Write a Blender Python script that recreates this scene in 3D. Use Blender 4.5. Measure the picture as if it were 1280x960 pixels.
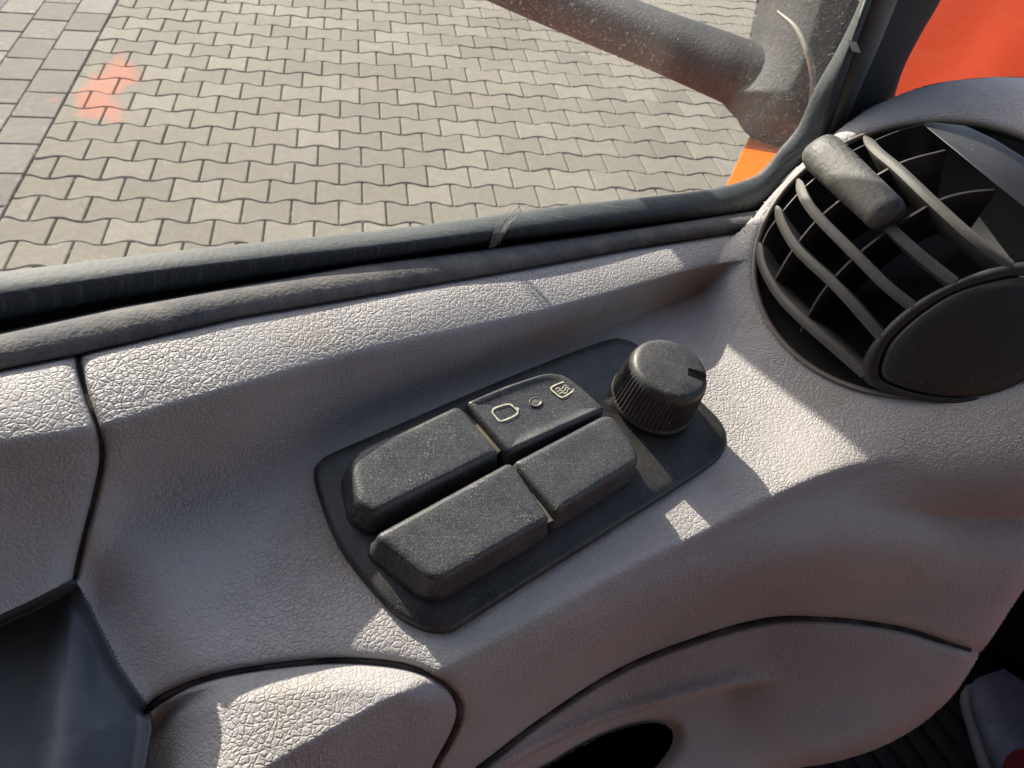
import bpy, bmesh, math, random
import numpy as np
from mathutils import Vector, Matrix
random.seed(4)
scene = bpy.context.scene
col = scene.collection
for o in list(bpy.data.objects):
    bpy.data.objects.remove(o)

# ------------------------------------------------------------------ camera
FPX = 985.0                       # focal length for a frame 1280 px wide
M = np.array([[0.98316615, -0.02477624, 0.18102613],
              [-0.14506166, -0.70824073, 0.69090678],
              [0.11109201, -0.70553611, -0.69991240]])   # camera (x right, y down, z forward) to world
HC = 1.9319
camd = bpy.data.cameras.new('camera')
camd.sensor_width = 36.0
camd.lens = FPX / 1280 * 36
camd.clip_start = 0.01
camd.clip_end = 500
camd.dof.use_dof = True
camd.dof.focus_distance = 0.25
camd.dof.aperture_fstop = 60
cam = bpy.data.objects.new('camera', camd)
col.objects.link(cam)
Rm = Matrix(((M[0, 0], -M[0, 1], -M[0, 2], 0), (M[1, 0], -M[1, 1], -M[1, 2], 0), (M[2, 0], -M[2, 1], -M[2, 2], HC), (0, 0, 0, 1)))
cam.matrix_world = Rm
scene.camera = cam

# ------------------------------------------------------------------ light
SUN_AZ = math.radians(117)        # direction towards the sun, measured from +x towards +y
SUN_EL = math.radians(30)
world = bpy.data.worlds.new('World')
scene.world = world
world.use_nodes = True
nt = world.node_tree
bg = nt.nodes['Background']
sky = nt.nodes.new('ShaderNodeTexSky')
sky.sky_type = 'NISHITA'
sky.sun_disc = False
sky.sun_elevation = SUN_EL
sky.sun_rotation = math.pi / 2 - SUN_AZ
sky.air_density = 1.0
sky.dust_density = 2.5
nt.links.new(sky.outputs[0], bg.inputs[0])
bg.inputs[1].default_value = 0.15
sd = bpy.data.lights.new('sun', 'SUN')
sd.energy = 5.0
sd.angle = math.radians(0.5)
sd.color = (1.0, 0.93, 0.82)
sun = bpy.data.objects.new('sun', sd)
col.objects.link(sun)
sdir = Vector((math.cos(SUN_EL) * math.cos(SUN_AZ), math.cos(SUN_EL) * math.sin(SUN_AZ), math.sin(SUN_EL)))
sun.rotation_euler = sdir.to_track_quat('Z', 'Y').to_euler()
sun.location = (0, 0, 6)
scene.view_settings.view_transform = 'Standard'
scene.view_settings.look = 'None'
scene.view_settings.exposure = 0.95
scene.view_settings.gamma = 1
scene.render.engine = 'CYCLES'
scene.cycles.max_bounces = 8
scene.cycles.transparent_max_bounces = 12

# ------------------------------------------------------------------ geometry helpers
CAM = np.array([0, 0, HC])
def ray(u, v):
    """world direction of a sight line, with unit depth"""
    c = np.stack([(np.asarray(u, float) - 640) / FPX, (np.asarray(v, float) - 480) / FPX, np.ones_like(np.asarray(u, float))], -1)
    return c @ M.T
NREF = np.array([0.09880188, -0.11856226, 0.98801882])      # normal of the tray the switches sit on
S = 0.857
CREF = CAM + ray(650, 610) * 0.28 * S
def depth_h(u, v, h):
    """depth at which a sight line meets the plane lying h above the tray"""
    r = ray(u, v)
    return ((CREF - CAM) @ NREF + np.asarray(h) * S) / (r @ NREF)
def P(u, v, h):
    d = depth_h(u, v, h)
    return CAM + ray(u, v) * np.asarray(d)[..., None]
def at_depth(u, v, d):
    return CAM + ray(u, v) * np.asarray(d, float)[..., None]
# window plane: vertical, through the sill line
_a = P(0, 370, 0.0395); _b = P(860, 266, 0.0215)
WDIR = np.array([_b[0] - _a[0], _b[1] - _a[1], 0]); WDIR /= np.linalg.norm(WDIR)
WN = np.array([WDIR[1], -WDIR[0], 0])         # towards the cab
_a = _a - WN * 0.0085
def Pw(u, v, off=0.0):
    r = ray(u, v)
    d = ((_a - CAM) @ WN + off) / (r @ WN)
    return CAM + r * np.asarray(d)[..., None]
def proj(p):
    c = (np.asarray(p) - CAM) @ M
    return 640 + FPX * c[..., 0] / c[..., 2], 480 + FPX * c[..., 1] / c[..., 2], c[..., 2]

def link(ob, parent=None):
    col.objects.link(ob)
    if parent: ob.parent = parent
    return ob
def obj(name, mesh, mat=None, parent=None, smooth=True, angle=None):
    if mat is not None and len(mesh.materials) == 0: mesh.materials.append(mat)
    if smooth:
        mesh.polygons.foreach_set('use_smooth', [True] * len(mesh.polygons))
        if angle: mesh.set_sharp_from_angle(angle=math.radians(angle))
    return link(bpy.data.objects.new(name, mesh), parent)
def mesh_from(name, verts, faces):
    me = bpy.data.meshes.new(name)
    me.from_pydata([tuple(map(float, v)) for v in verts], [], faces)
    me.update()
    return me
def fix_normals(me):
    bm = bmesh.new(); bm.from_mesh(me)
    bmesh.ops.recalc_face_normals(bm, faces=bm.faces)
    bm.to_mesh(me); bm.free()
def thing(name, label, cat, loc=(0, 0, 0), group=None):
    o = bpy.data.objects.new(name, None)
    o.empty_display_size = 0.02
    col.objects.link(o)
    o['label'] = label; o['category'] = cat
    if group: o['group'] = group
    return o
def tag(o, label=None, cat=None, group=None, kind=None):
    if label: o['label'] = label
    if cat: o['category'] = cat
    if group: o['group'] = group
    if kind: o['kind'] = kind
    return o
def spline(pts, n):
    """Catmull-Rom through points of any dimension, n samples, even spacing"""
    p = np.array(pts, float)
    if len(p) == 2:
        t = np.linspace(0, 1, n)[:, None]
        return p[0] * (1 - t) + p[1] * t
    q = np.vstack([2 * p[0] - p[1], p, 2 * p[-1] - p[-2]])
    out = []
    for i in range(1, len(q) - 2):
        for t in np.linspace(0, 1, 24, endpoint=False):
            a, b, c, d = q[i - 1], q[i], q[i + 1], q[i + 2]
            out.append(0.5 * ((2 * b) + (c - a) * t + (2 * a - 5 * b + 4 * c - d) * t * t + (3 * b - a - 3 * c + d) * t ** 3))
    out.append(p[-1]); out = np.array(out)
    s = np.r_[0, np.cumsum(np.linalg.norm(np.diff(out, axis=0), axis=1))]
    k = np.linspace(0, s[-1], n)
    return np.stack([np.interp(k, s, out[:, j]) for j in range(out.shape[1])], -1)
def closed_spline(pts, n):
    p = np.array(pts, float); m = len(p); out = []
    for i in range(m):
        a, b, c, d = p[i - 1], p[i], p[(i + 1) % m], p[(i + 2) % m]
        for t in np.linspace(0, 1, 16, endpoint=False):
            out.append(0.5 * ((2 * b) + (c - a) * t + (2 * a - 5 * b + 4 * c - d) * t * t + (3 * b - a - 3 * c + d) * t ** 3))
    out.append(out[0]); out = np.array(out)
    s = np.r_[0, np.cumsum(np.linalg.norm(np.diff(out, axis=0), axis=1))]
    k = np.linspace(0, s[-1], n, endpoint=False)
    return np.stack([np.interp(k, s, out[:, j]) for j in range(out.shape[1])], -1)
def loft(rows, close_u=False, close_v=False, caps=False):
    """rows of equal length -> verts, faces"""
    n = len(rows[0]); m = len(rows)
    verts = np.vstack(rows); faces = []
    for i in range(m if close_v else m - 1):
        i2 = (i + 1) % m
        for j in range(n if close_u else n - 1):
            j2 = (j + 1) % n
            faces.append((i * n + j, i * n + j2, i2 * n + j2, i2 * n + j))
    if caps:
        faces.append(tuple(range(n))[::-1]); faces.append(tuple(range((m - 1) * n, m * n)))
    return verts, faces
def loft_mesh(name, rows, **k):
    v, f = loft(rows, **k)
    me = mesh_from(name, v, f); fix_normals(me)
    return me
def tube(name, path, rad, seg=14):
    """round tube with round ends along a path"""
    path = np.array(path, float); n = len(path)
    rad = np.full(n, rad) if np.isscalar(rad) else np.array(rad, float)
    T = np.gradient(path, axis=0); T /= np.linalg.norm(T, axis=1)[:, None]
    up = np.array([0.3, 0.2, 1.0]); rows = []
    a = np.cross(T[0], up); a /= np.linalg.norm(a)
    def ring(c, a, t, r):
        b = np.cross(t, a)
        th = np.linspace(0, 2 * np.pi, seg, endpoint=False)[:, None]
        return c + r * (np.cos(th) * a + np.sin(th) * b)
    rows += [ring(path[0] - T[0] * rad[0] * k, a, T[0], rad[0] * math.sqrt(max(1e-4, 1 - k * k))) for k in (0.98, 0.8, 0.45)]
    for i in range(n):
        a = a - T[i] * (a @ T[i]); a /= np.linalg.norm(a)
        rows.append(ring(path[i], a, T[i], rad[i]))
    rows += [ring(path[-1] + T[-1] * rad[-1] * k, a, T[-1], rad[-1] * math.sqrt(max(1e-4, 1 - k * k))) for k in (0.45, 0.8, 0.98)]
    return loft_mesh(name, rows, close_u=True, caps=True)
def inside(poly, u, v):
    poly = np.array(poly, float); r = np.zeros(np.shape(u), bool); n = len(poly)
    for i in range(n):
        x0, y0 = poly[i]; x1, y1 = poly[(i + 1) % n]
        if y0 == y1: continue
        c = ((y0 > v) != (y1 > v)) & (u < (x1 - x0) * (v - y0) / (y1 - y0) + x0)
        r ^= c
    return r
def dist_line(pl, u, v):
    """distance to a polyline and the parameter (0..1) along it"""
    pl = np.array(pl, float); best = np.full(np.shape(u), 1e9); tt = np.zeros(np.shape(u))
    L = np.r_[0, np.cumsum(np.linalg.norm(np.diff(pl, axis=0), axis=1))]
    for i in range(len(pl) - 1):
        a = pl[i]; d = pl[i + 1] - a; ll = d @ d
        t = np.clip(((u - a[0]) * d[0] + (v - a[1]) * d[1]) / ll, 0, 1)
        q = np.hypot(u - a[0] - t * d[0], v - a[1] - t * d[1])
        m = q < best
        best = np.where(m, q, best); tt = np.where(m, (L[i] + t * math.sqrt(ll)) / L[-1], tt)
    return best, tt
def smoothstep(a, b, x):
    t_ = np.clip((x - a) / (b - a), 0, 1); return t_ * t_ * (3 - 2 * t_)
def smin(a, b, k):
    h = np.clip(0.5 + 0.5 * (b - a) / k, 0, 1)
    return b * (1 - h) + a * h - k * h * (1 - h)

# ------------------------------------------------------------------ materials
class NT:
    def __init__(s, name):
        s.m = bpy.data.materials.new(name); s.m.use_nodes = True
        s.t = s.m.node_tree; s.b = s.t.nodes['Principled BSDF']; s.out = s.t.nodes['Material Output']
        s.geo = s.t.nodes.new('ShaderNodeNewGeometry')
        s.pos = s.geo.outputs['Position']
    def node(s, typ, **k):
        n = s.t.nodes.new(typ)
        for a, b in k.items(): setattr(n, a, b)
        return n
    def l(s, a, b):
        s.t.links.new(a, b)
    def put(s, inp, v):
        if hasattr(v, 'is_output'): s.l(v, inp)
        else: inp.default_value = v
    def math(s, op, a, b=0.0, clamp=False):
        n = s.node('ShaderNodeMath', operation=op, use_clamp=clamp)
        s.put(n.inputs[0], a); s.put(n.inputs[1], b)
        return n.outputs[0]
    def vscale(s, vec, xyz):
        n = s.node('ShaderNodeMapping'); s.l(vec, n.inputs[0]); n.inputs['Scale'].default_value = xyz
        return n.outputs[0]
    def noise(s, scale, detail=3, rough=0.55, vec=None, dist=0.0):
        n = s.node('ShaderNodeTexNoise'); s.l(vec or s.pos, n.inputs['Vector'])
        n.inputs['Scale'].default_value = scale; n.inputs['Detail'].default_value = detail
        n.inputs['Roughness'].default_value = rough; n.inputs['Distortion'].default_value = dist
        return n
    def voro(s, scale, feature='F1', vec=None, rnd=1.0):
        n = s.node('ShaderNodeTexVoronoi', feature=feature); s.l(vec or s.pos, n.inputs['Vector'])
        n.inputs['Scale'].default_value = scale; n.inputs['Randomness'].default_value = rnd
        return n
    def ramp(s, fac, stops):
        n = s.node('ShaderNodeValToRGB'); s.l(fac, n.inputs[0])
        e = n.color_ramp.elements
        while len(e) > 1: e.remove(e[-1])
        e[0].position = stops[0][0]; e[0].color = stops[0][1]
        for p, c in stops[1:]:
            k = e.new(p); k.color = c
        return n.outputs[0]
    def rng(s, v, a, b, c=0.0, d=1.0):
        n = s.node('ShaderNodeMapRange'); s.put(n.inputs[0], v)
        n.inputs[1].default_value = a; n.inputs[2].default_value = b; n.inputs[3].default_value = c; n.inputs[4].default_value = d
        return n.outputs[0]
    def mix(s, f, a, b, mode='MIX'):
        n = s.node('ShaderNodeMix', data_type='RGBA', blend_type=mode)
        s.put(n.inputs[0], f); s.put(n.inputs[6], a); s.put(n.inputs[7], b)
        return n.outputs[2]
    def bump(s, h, strength, dist, normal=None):
        n = s.node('ShaderNodeBump'); s.l(h, n.inputs['Height'])
        n.inputs['Strength'].default_value = strength; n.inputs['Distance'].default_value = dist
        if normal: s.l(normal, n.inputs['Normal'])
        return n.outputs[0]
    def addv(s, a, b):
        n = s.node('ShaderNodeVectorMath', operation='ADD'); s.l(a, n.inputs[0]); s.l(b, n.inputs[1]); return n.outputs[0]
    def scalev(s, a, f):
        n = s.node('ShaderNodeVectorMath', operation='SCALE'); s.l(a, n.inputs[0]); s.put(n.inputs['Scale'], f); return n.outputs[0]
def g(v, a=1.0): return (v, v, v, a)
def rgb(r, gg, b): return (r, gg, b, 1.0)

def leather(name, base=(0.372, 0.344, 0.332), cell=640.0, depth=0.00023, attr=None, dirt=1.0):
    t = NT(name)
    wn = t.noise(160, 2); off = t.scalev(wn.outputs['Color'], 0.0028)
    p = t.addv(t.pos, off)
    big = t.noise(18, 3)
    v = t.voro(cell, 'DISTANCE_TO_EDGE', p)
    v2 = t.voro(cell * 2.1, 'DISTANCE_TO_EDGE', p)
    peb = t.rng(v.outputs['Distance'], 0.0, 0.20)
    peb2 = t.rng(v2.outputs['Distance'], 0.0, 0.2)
    n1 = t.noise(cell * 6, 2)
    h = t.math('ADD', t.math('POWER', peb, 0.75), t.math('MULTIPLY', peb2, 0.30))
    h = t.math('ADD', h, t.math('MULTIPLY', n1.outputs[0], 0.25))
    c0 = t.ramp(t.noise(9, 4).outputs[0], [(0.3, rgb(*[x * 0.88 for x in base])), (0.7, rgb(*[min(1, x * 1.1) for x in base]))])
    # dusty lighter creases and yellowish stains
    crease = t.math('MULTIPLY', t.math('SUBTRACT', 1.0, peb), t.rng(big.outputs[0], 0.45, 0.7, 0.0, 0.16), True)
    c1 = t.mix(t.math('MULTIPLY', crease, dirt), c0, rgb(0.46, 0.42, 0.38))
    st = t.rng(t.noise(28, 5, 0.65).outputs[0], 0.55, 0.75, 0, 0.45 * dirt)
    c2 = t.mix(st, c1, rgb(0.33, 0.27, 0.17))
    sp = t.rng(t.voro(300, vec=t.addv(t.pos, t.scalev(t.noise(60, 1).outputs['Color'], 0.01))).outputs['Distance'], 0.06, 0.12, 0.35 * dirt, 0)
    c3 = t.mix(sp, c2, rgb(0.16, 0.13, 0.10))
    t.l(c3, t.b.inputs['Base Color'])
    t.put(t.b.inputs['Roughness'], t.rng(big.outputs[0], 0.3, 0.7, 0.48, 0.62))
    t.b.inputs['Specular IOR Level'].default_value = 0.45
    h = t.math('MULTIPLY', h, t.rng(t.noise(26, 3).outputs[0], 0.35, 0.65, 0.45, 1.15))
    if attr:
        an_ = t.node('ShaderNodeAttribute'); an_.attribute_name = attr
        keep = t.math('SUBTRACT', 1.0, t.math('MULTIPLY', an_.outputs['Fac'], 0.95))
        h = t.math('MULTIPLY', h, keep)
    t.l(t.bump(h, 1.0, depth), t.b.inputs['Normal'])
    return t.m
def dusty_plastic(name, base=(0.022, 0.024, 0.027), rough=0.42, speck=0.6, film=0.25, scratch=0.0, sdir=(1, 0, 0), grain=1800, graind=0.00008, dust=(0.40, 0.37, 0.32), fscale=45, flo=0.35, spec=0.5):
    t = NT(name)
    fl = t.noise(fscale, 6, 0.7)
    fm = t.rng(fl.outputs[0], 0.35, 0.7, film * flo, film)
    sp1 = t.voro(1500, vec=t.pos); n1 = t.noise(130, 3)
    thr = t.rng(n1.outputs[0], 0.4, 0.7, 0.05, 0.30)
    s1 = t.math('LESS_THAN', sp1.outputs['Distance'], thr)
    keep = t.math('LESS_THAN', t.node('ShaderNodeSeparateColor').outputs[0], 2)
    sc = t.node('ShaderNodeSeparateColor'); t.l(sp1.outputs['Color'], sc.inputs[0])
    s1 = t.math('MULTIPLY', s1, t.math('GREATER_THAN', sc.outputs[0], 1 - speck * 0.8))
    sp2 = t.voro(4200, vec=t.pos)
    sc2 = t.node('ShaderNodeSeparateColor'); t.l(sp2.outputs['Color'], sc2.inputs[0])
    s2 = t.math('MULTIPLY', t.math('GREATER_THAN', sc2.outputs[1], 1 - speck * 0.45), t.math('LESS_THAN', sp2.outputs['Distance'], 0.4))
    d = t.math('MAXIMUM', t.math('MULTIPLY', s1, 0.75), t.math('MULTIPLY', s2, 0.40))
    d = t.math('MAXIMUM', d, fm)
    if scratch:
        q = t.node('ShaderNodeMapping'); t.l(t.pos, q.inputs[0])
        q.inputs['Rotation'].default_value = (0, 0, -math.atan2(sdir[1], sdir[0])); q.inputs['Scale'].default_value = (60, 2600, 60)
        sn = t.noise(1.0, 3, 0.7, vec=q.outputs[0])
        d = t.math('ADD', d, t.rng(sn.outputs[0], 0.52, 0.75, 0, scratch), True)
    cc = t.mix(d, rgb(*base), rgb(*dust))
    t.l(cc, t.b.inputs['Base Color'])
    t.put(t.b.inputs['Roughness'], t.math('ADD', rough, t.math('MULTIPLY', d, 0.4), True))
    t.b.inputs['Specular IOR Level'].default_value = spec
    gr = t.noise(grain, 2)
    hh = t.math('ADD', gr.outputs[0], t.math('MULTIPLY', s1, 1.5))
    t.l(t.bump(hh, 1.0, graind), t.b.inputs['Normal'])
    return t.m

MAT_leather = leather('leather_grey')
MAT_leather_fine = leather('leather_lower', base=(0.36, 0.318, 0.303), cell=660, depth=0.00022, dirt=0.7, attr='smooth')
MAT_smooth_trim = dusty_plastic('smooth_trim', base=(0.36, 0.30, 0.27), rough=0.6, speck=0.02, film=0.12, grain=900, graind=0.0001)
MAT_pocket = dusty_plastic('pocket_plastic', base=(0.042, 0.050, 0.072), rough=0.42, speck=0.05, film=0.13, grain=700, graind=0.00006)
MAT_switch = dusty_plastic('switch_black', base=(0.017, 0.019, 0.023), rough=0.42, speck=0.85, film=0.09, scratch=0.09, fscale=80, flo=0.12, sdir=(0.87, 0.49))
MAT_plate = dusty_plastic('plate_black', base=(0.009, 0.010, 0.013), rough=0.40, speck=0.35, film=0.14, dust=(0.30, 0.25, 0.19), fscale=90, flo=0.05, grain=2200, graind=0.00007)
MAT_knob = dusty_plastic('knob_black', base=(0.014, 0.014, 0.016), rough=0.42, speck=0.7, film=0.17, dust=(0.34, 0.30, 0.25), fscale=110, flo=0.05)
MAT_vent = dusty_plastic('vent_black', base=(0.012, 0.010, 0.011), rough=0.5, speck=0.03, film=0.035, grain=1500, graind=0.00005, dust=(0.36, 0.33, 0.27))
MAT_slat = dusty_plastic('slat_dusty', base=(0.018, 0.016, 0.018), rough=0.55, speck=0.10, film=0.30, grain=1400, graind=0.0001, dust=(0.34, 0.31, 0.25))
MAT_rubber = dusty_plastic('rubber_seal', base=(0.024, 0.029, 0.034), rough=0.62, spec=0.35, speck=0.14, film=0.12, scratch=0.30, sdir=(0.8, 0.6), grain=600, graind=0.00015, dust=(0.30, 0.32, 0.31))
MAT_strip = dusty_plastic('belt_strip', base=(0.06, 0.063, 0.072), rough=0.75, spec=0.3, speck=0.6, film=0.62, grain=800, graind=0.00030, dust=(0.30, 0.27, 0.23), fscale=70, flo=0.05)
MAT_mirror = dusty_plastic('mirror_plastic', base=(0.03, 0.032, 0.037), rough=0.6, spec=0.2, speck=0.02, film=0.08, scratch=0.10, grain=500, graind=0.0003)
MAT_pillar = dusty_plastic('pillar_black', base=(0.006, 0.006, 0.008), rough=0.75, speck=0.0, film=0.02)
t = NT('deep_black'); t.b.inputs['Base Color'].default_value = rgb(0.004, 0.004, 0.005); t.b.inputs['Roughness'].default_value = 0.8; MAT_void = t.m
t = NT('seam_dark'); t.l(t.mix(t.rng(t.noise(120, 4).outputs[0], .4, .65), rgb(0.012, 0.010, 0.010), rgb(0.07, 0.055, 0.045)), t.b.inputs['Base Color']); t.b.inputs['Roughness'].default_value = 0.9; MAT_seam = t.m
t = NT('print_cream')
t.l(t.mix(t.rng(t.noise(900, 3).outputs[0], 0.45, 0.7), rgb(0.62, 0.58, 0.42), rgb(0.30, 0.27, 0.2)), t.b.inputs['Base Color']); t.b.inputs['Roughness'].default_value = 0.6; MAT_print = t.m
def paint(name, c, rough=0.22):
    t = NT(name)
    n = t.noise(40, 5, 0.6)
    t.l(t.mix(t.rng(n.outputs[0], 0.5, 0.8, 0, 0.12), rgb(*c), rgb(0.30, 0.16, 0.08)), t.b.inputs['Base Color'])
    t.put(t.b.inputs['Roughness'], t.rng(n.outputs[0], 0.3, 0.8, rough, rough + 0.25))
    t.b.inputs['Coat Weight'].default_value = 0.08; t.b.inputs['Specular IOR Level'].default_value = 0.08
    return t.m
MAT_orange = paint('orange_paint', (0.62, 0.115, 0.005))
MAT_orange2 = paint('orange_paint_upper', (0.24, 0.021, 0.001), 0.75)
t = NT('bare_edge'); t.b.inputs['Base Color'].default_value = rgb(0.5, 0.47, 0.42); t.b.inputs['Roughness'].default_value = 0.4; MAT_edge = t.m

# ------------------------------------------------------------------ the paved ground
PIT = 0.158487; GX0 = -1.29867; GY0 = 3.60295
ground_me = mesh_from('ground', [(-60, -60, -0.012), (60, -60, -0.012), (60, 120, -0.012), (-60, 120, -0.012)], [(0, 1, 2, 3)])
t = NT('joint_sand')
t.l(t.ramp(t.noise(60, 6).outputs[0], [(0.3, rgb(0.085, 0.075, 0.06)), (0.7, rgb(0.19, 0.17, 0.135))]), t.b.inputs['Base Color']); t.b.inputs['Roughness'].default_value = 0.95
ground = obj('ground', ground_me, t.m, smooth=False); tag(ground, kind='structure')

def paver_mat(name, ca, cb, paintmask=True):
    t = NT(name)
    inf = t.node('ShaderNodeObjectInfo')
    rnd = inf.outputs['Random']
    big = t.noise(1.3, 4, 0.6)
    med = t.noise(22, 6, 0.7)
    f = t.math('ADD', t.math('MULTIPLY', rnd, 0.35), t.math('ADD', t.math('MULTIPLY', big.outputs[0], 0.45), t.math('MULTIPLY', med.outputs[0], 0.55)))
    c = t.ramp(f, [(0.34, rgb(*[x * 0.78 for x in ca])), (0.66, rgb(*ca)), (0.95, rgb(*cb))])
    gr = t.noise(260, 4, 0.8)
    c = t.mix(t.rng(gr.outputs[0], 0.35, 0.65, 0.35, 0.0), c, rgb(0.10, 0.09, 0.07))
    sp = t.voro(150); c = t.mix(t.rng(sp.outputs['Distance'], 0.05, 0.14, 0.14, 0), c, rgb(0.5, 0.47, 0.40))
    stn = t.rng(t.noise(3.1, 6, 0.7).outputs[0], 0.52, 0.75, 0, 0.35); c = t.mix(stn, c, rgb(0.15, 0.13, 0.10))
    if paintmask:
        sep = t.node('ShaderNodeSeparateXYZ'); t.l(t.pos, sep.inputs[0]); X, Y = sep.outputs[0], sep.outputs[1]
        wob = t.math('MULTIPLY', t.math('SUBTRACT', t.noise(9, 4, 0.6).outputs[0], 0.5), 0.16)
        def tri(pts):
            m = None
            for (x0, y0), (x1, y1) in zip(pts, pts[1:] + pts[:1]):
                nx, ny = -(y1 - y0), (x1 - x0); L = math.hypot(nx, ny); nx /= L; ny /= L
                d = t.math('ADD', t.math('ADD', t.math('MULTIPLY', X, nx), t.math('MULTIPLY', Y, ny)), -(nx * x0 + ny * y0))
                m = d if m is None else t.math('MINIMUM', m, d)
            return m
        def gp(u, v):
            r = ray(u, v); s = -HC / r[2]; q = CAM + r * s; return (float(q[0]), float(q[1]))
        def ccw(p):
            a = sum(p[i][0] * p[(i + 1) % len(p)][1] - p[(i + 1) % len(p)][0] * p[i][1] for i in range(len(p)))
            return p if a > 0 else p[::-1]
        m1 = tri(ccw([gp(90, 115), gp(152, 66), gp(178, 98), gp(140, 124)]))
        m2 = tri(ccw([gp(90, 115), gp(140, 112), gp(156, 152), gp(100, 148)]))
        m3 = tri(ccw([gp(48, 128), gp(66, 116), gp(94, 116), gp(80, 133)]))
        mm = t.math('MAXIMUM', t.math('MAXIMUM', m1, m2), t.math('SUBTRACT', m3, 0.04))
        fac = t.rng(t.math('ADD', mm, wob), -0.03, 0.05, 0, 0.78)
        fac = t.math('MULTIPLY', fac, t.rng(med.outputs[0], 0.25, 0.6, 0.45, 1.0))
        c = t.mix(fac, c, rgb(0.48, 0.15, 0.09))
    t.l(c, t.b.inputs['Base Color']); t.b.inputs['Roughness'].default_value = 0.9
    t.b.inputs['Specular IOR Level'].default_value = 0.3
    t.l(t.bump(t.math('ADD', gr.outputs[0], t.math('MULTIPLY', med.outputs[0], 1.5)), 0.8, 0.003), t.b.inputs['Normal'])
    return t.m
MAT_paver = paver_mat('concrete_paver', (0.205, 0.182, 0.145), (0.275, 0.248, 0.202))
MAT_band = paver_mat('concrete_band', (0.175, 0.158, 0.135), (0.25, 0.23, 0.20))

def wave(x):      # swelling of the block edge along its length, x in -.5 .. .5 of the block
    s = math.cos(2 * math.pi * x)
    return 0.0125 * max(-1, min(1, 1.35 * s)) * -1
def paver_outline(x0, x1, gap=0.0036):
    n = 12; top = []; bot = []
    for i in range(n + 1):
        x = x0 + gap + (x1 - x0 - 2 * gap) * i / n
        e = PIT / 2 + wave(x / 0.2) - gap
        top.append((x, e)); bot.append((x, -e))
    return bot + top[::-1]
def block(outline, name, bev=0.004):
    o = np.array(outline); c = o.mean(0)
    ring = lambda k, z: [(c[0] + (x - c[0]) * (1 - k / max(0.03, abs(x - c[0]) + 1e-6) if abs(x - c[0]) > k else 1), c[1] + (y - c[1]) * (1 - k / max(0.03, abs(y - c[1]))), z) for x, y in o]
    r0 = ring(0, -0.03); r1 = ring(0, -bev); r2 = ring(bev, 0.0)
    n = len(o); v = r0 + r1 + r2; f = []
    for a in (0, n):
        for i in range(n):
            j = (i + 1) % n; f.append((a + i, a + j, a + n + j, a + n + i))
    f.append(tuple(range(2 * n, 3 * n)))
    me = mesh_from(name, v, f)
    return me
pm_full = block(paver_outline(-0.1, 0.1), 'paver')
pm_half = block(paver_outline(0.0, 0.1), 'paver_half')
for me in (pm_full, pm_half): me.materials.append(MAT_paver)
def visible(x, y):
    u, v, d = proj(np.array([x, y, 0.0]))
    if d < 0.2: return False
    vl = np.interp(u, [0, 200, 480, 720, 903], [345, 318, 290, 258, 238])
    arm = u > 620 and v < (u - 620) * 0.43 - 5
    return -25 < u < 945 and -12 < v < vl + 8 and not arm
rnd = random.Random(7)
cand = []
for r in range(-30, 24):
    odd = r % 2
    for c in range(-1, 36):
        x = GX0 + 0.2 * c + (0.1 if odd else 0.0) + 0.1
        y = GY0 - PIT * r
        if x < GX0 - 0.1 + 0.01 - 0.05: continue
        half = (not odd) and c == -1
        if half: x = GX0 - 0.1
        if x + 0.001 < GX0 - 0.1 and not half: continue
        cand.append((y, x, half, False))
band = []
LB = 0.25
for k in range(3):
    for j in range(-16, 26):
        x = GX0 - 0.1 - 0.19 * (k + 0.5) - 0.004; y = GY0 - LB * (j + (0.5 if k == 1 else 0.1 * k))
        band.append((y, x, k, True))
bm_me = block([(-0.093, -LB / 2 + .004), (0.093, -LB / 2 + .004), (0.093, LB / 2 - .004), (-0.093, LB / 2 - .004)], 'paver_band'); bm_me.materials.append(MAT_band)
allp = cand + band
vis = [p for p in allp if visible(p[1] + (0.05 if p[2] is True else 0), p[0])]
vis.sort(key=lambda p: (p[1] ** 2 + p[0] ** 2))
single = set(vis[:300]); stuffb = bmesh.new()
for p in allp:
    y, x, kindp, isband = p
    me = bm_me if isband else (pm_half if kindp else pm_full)
    z = rnd.uniform(-0.002, 0.002); rot = rnd.uniform(-0.006, 0.006)
    if p in single:
        o = bpy.data.objects.new('paver', me); col.objects.link(o); o.parent = ground
        o.location = (x, y, z); o.rotation_euler = (rnd.uniform(-.008, .008), rnd.uniform(-.008, .008), rot)
    else:
        tmp = me.copy(); tmp.transform(Matrix.Translation((x, y, z)) @ Matrix.Rotation(rot, 4, 'Z'))
        n0 = len(stuffb.faces); stuffb.from_mesh(tmp); bpy.data.meshes.remove(tmp)
        if isband:
            stuffb.faces.ensure_lookup_table()
            for fi in range(n0, len(stuffb.faces)): stuffb.faces[fi].material_index = 1
me = bpy.data.meshes.new('distant_pavers'); stuffb.to_mesh(me); stuffb.free(); me.materials.append(MAT_paver); me.materials.append(MAT_band)
o = obj('distant_pavers', me, None, ground, smooth=False); tag(o, kind='stuff')
# darker asphalt left of the band
me = mesh_from('road', [(-30, -20, -0.006), (GX0 - 0.68, -20, -0.006), (GX0 - 0.68, 60, -0.006), (-30, 60, -0.006)], [(0, 1, 2, 3)])
t = NT('asphalt'); t.l(t.ramp(t.noise(90, 8, 0.8).outputs[0], [(0.35, g(0.05)), (0.7, g(0.16))]), t.b.inputs['Base Color']); t.b.inputs['Roughness'].default_value = 0.95
tag(obj('road', me, t.m, smooth=False), kind='structure')

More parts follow.
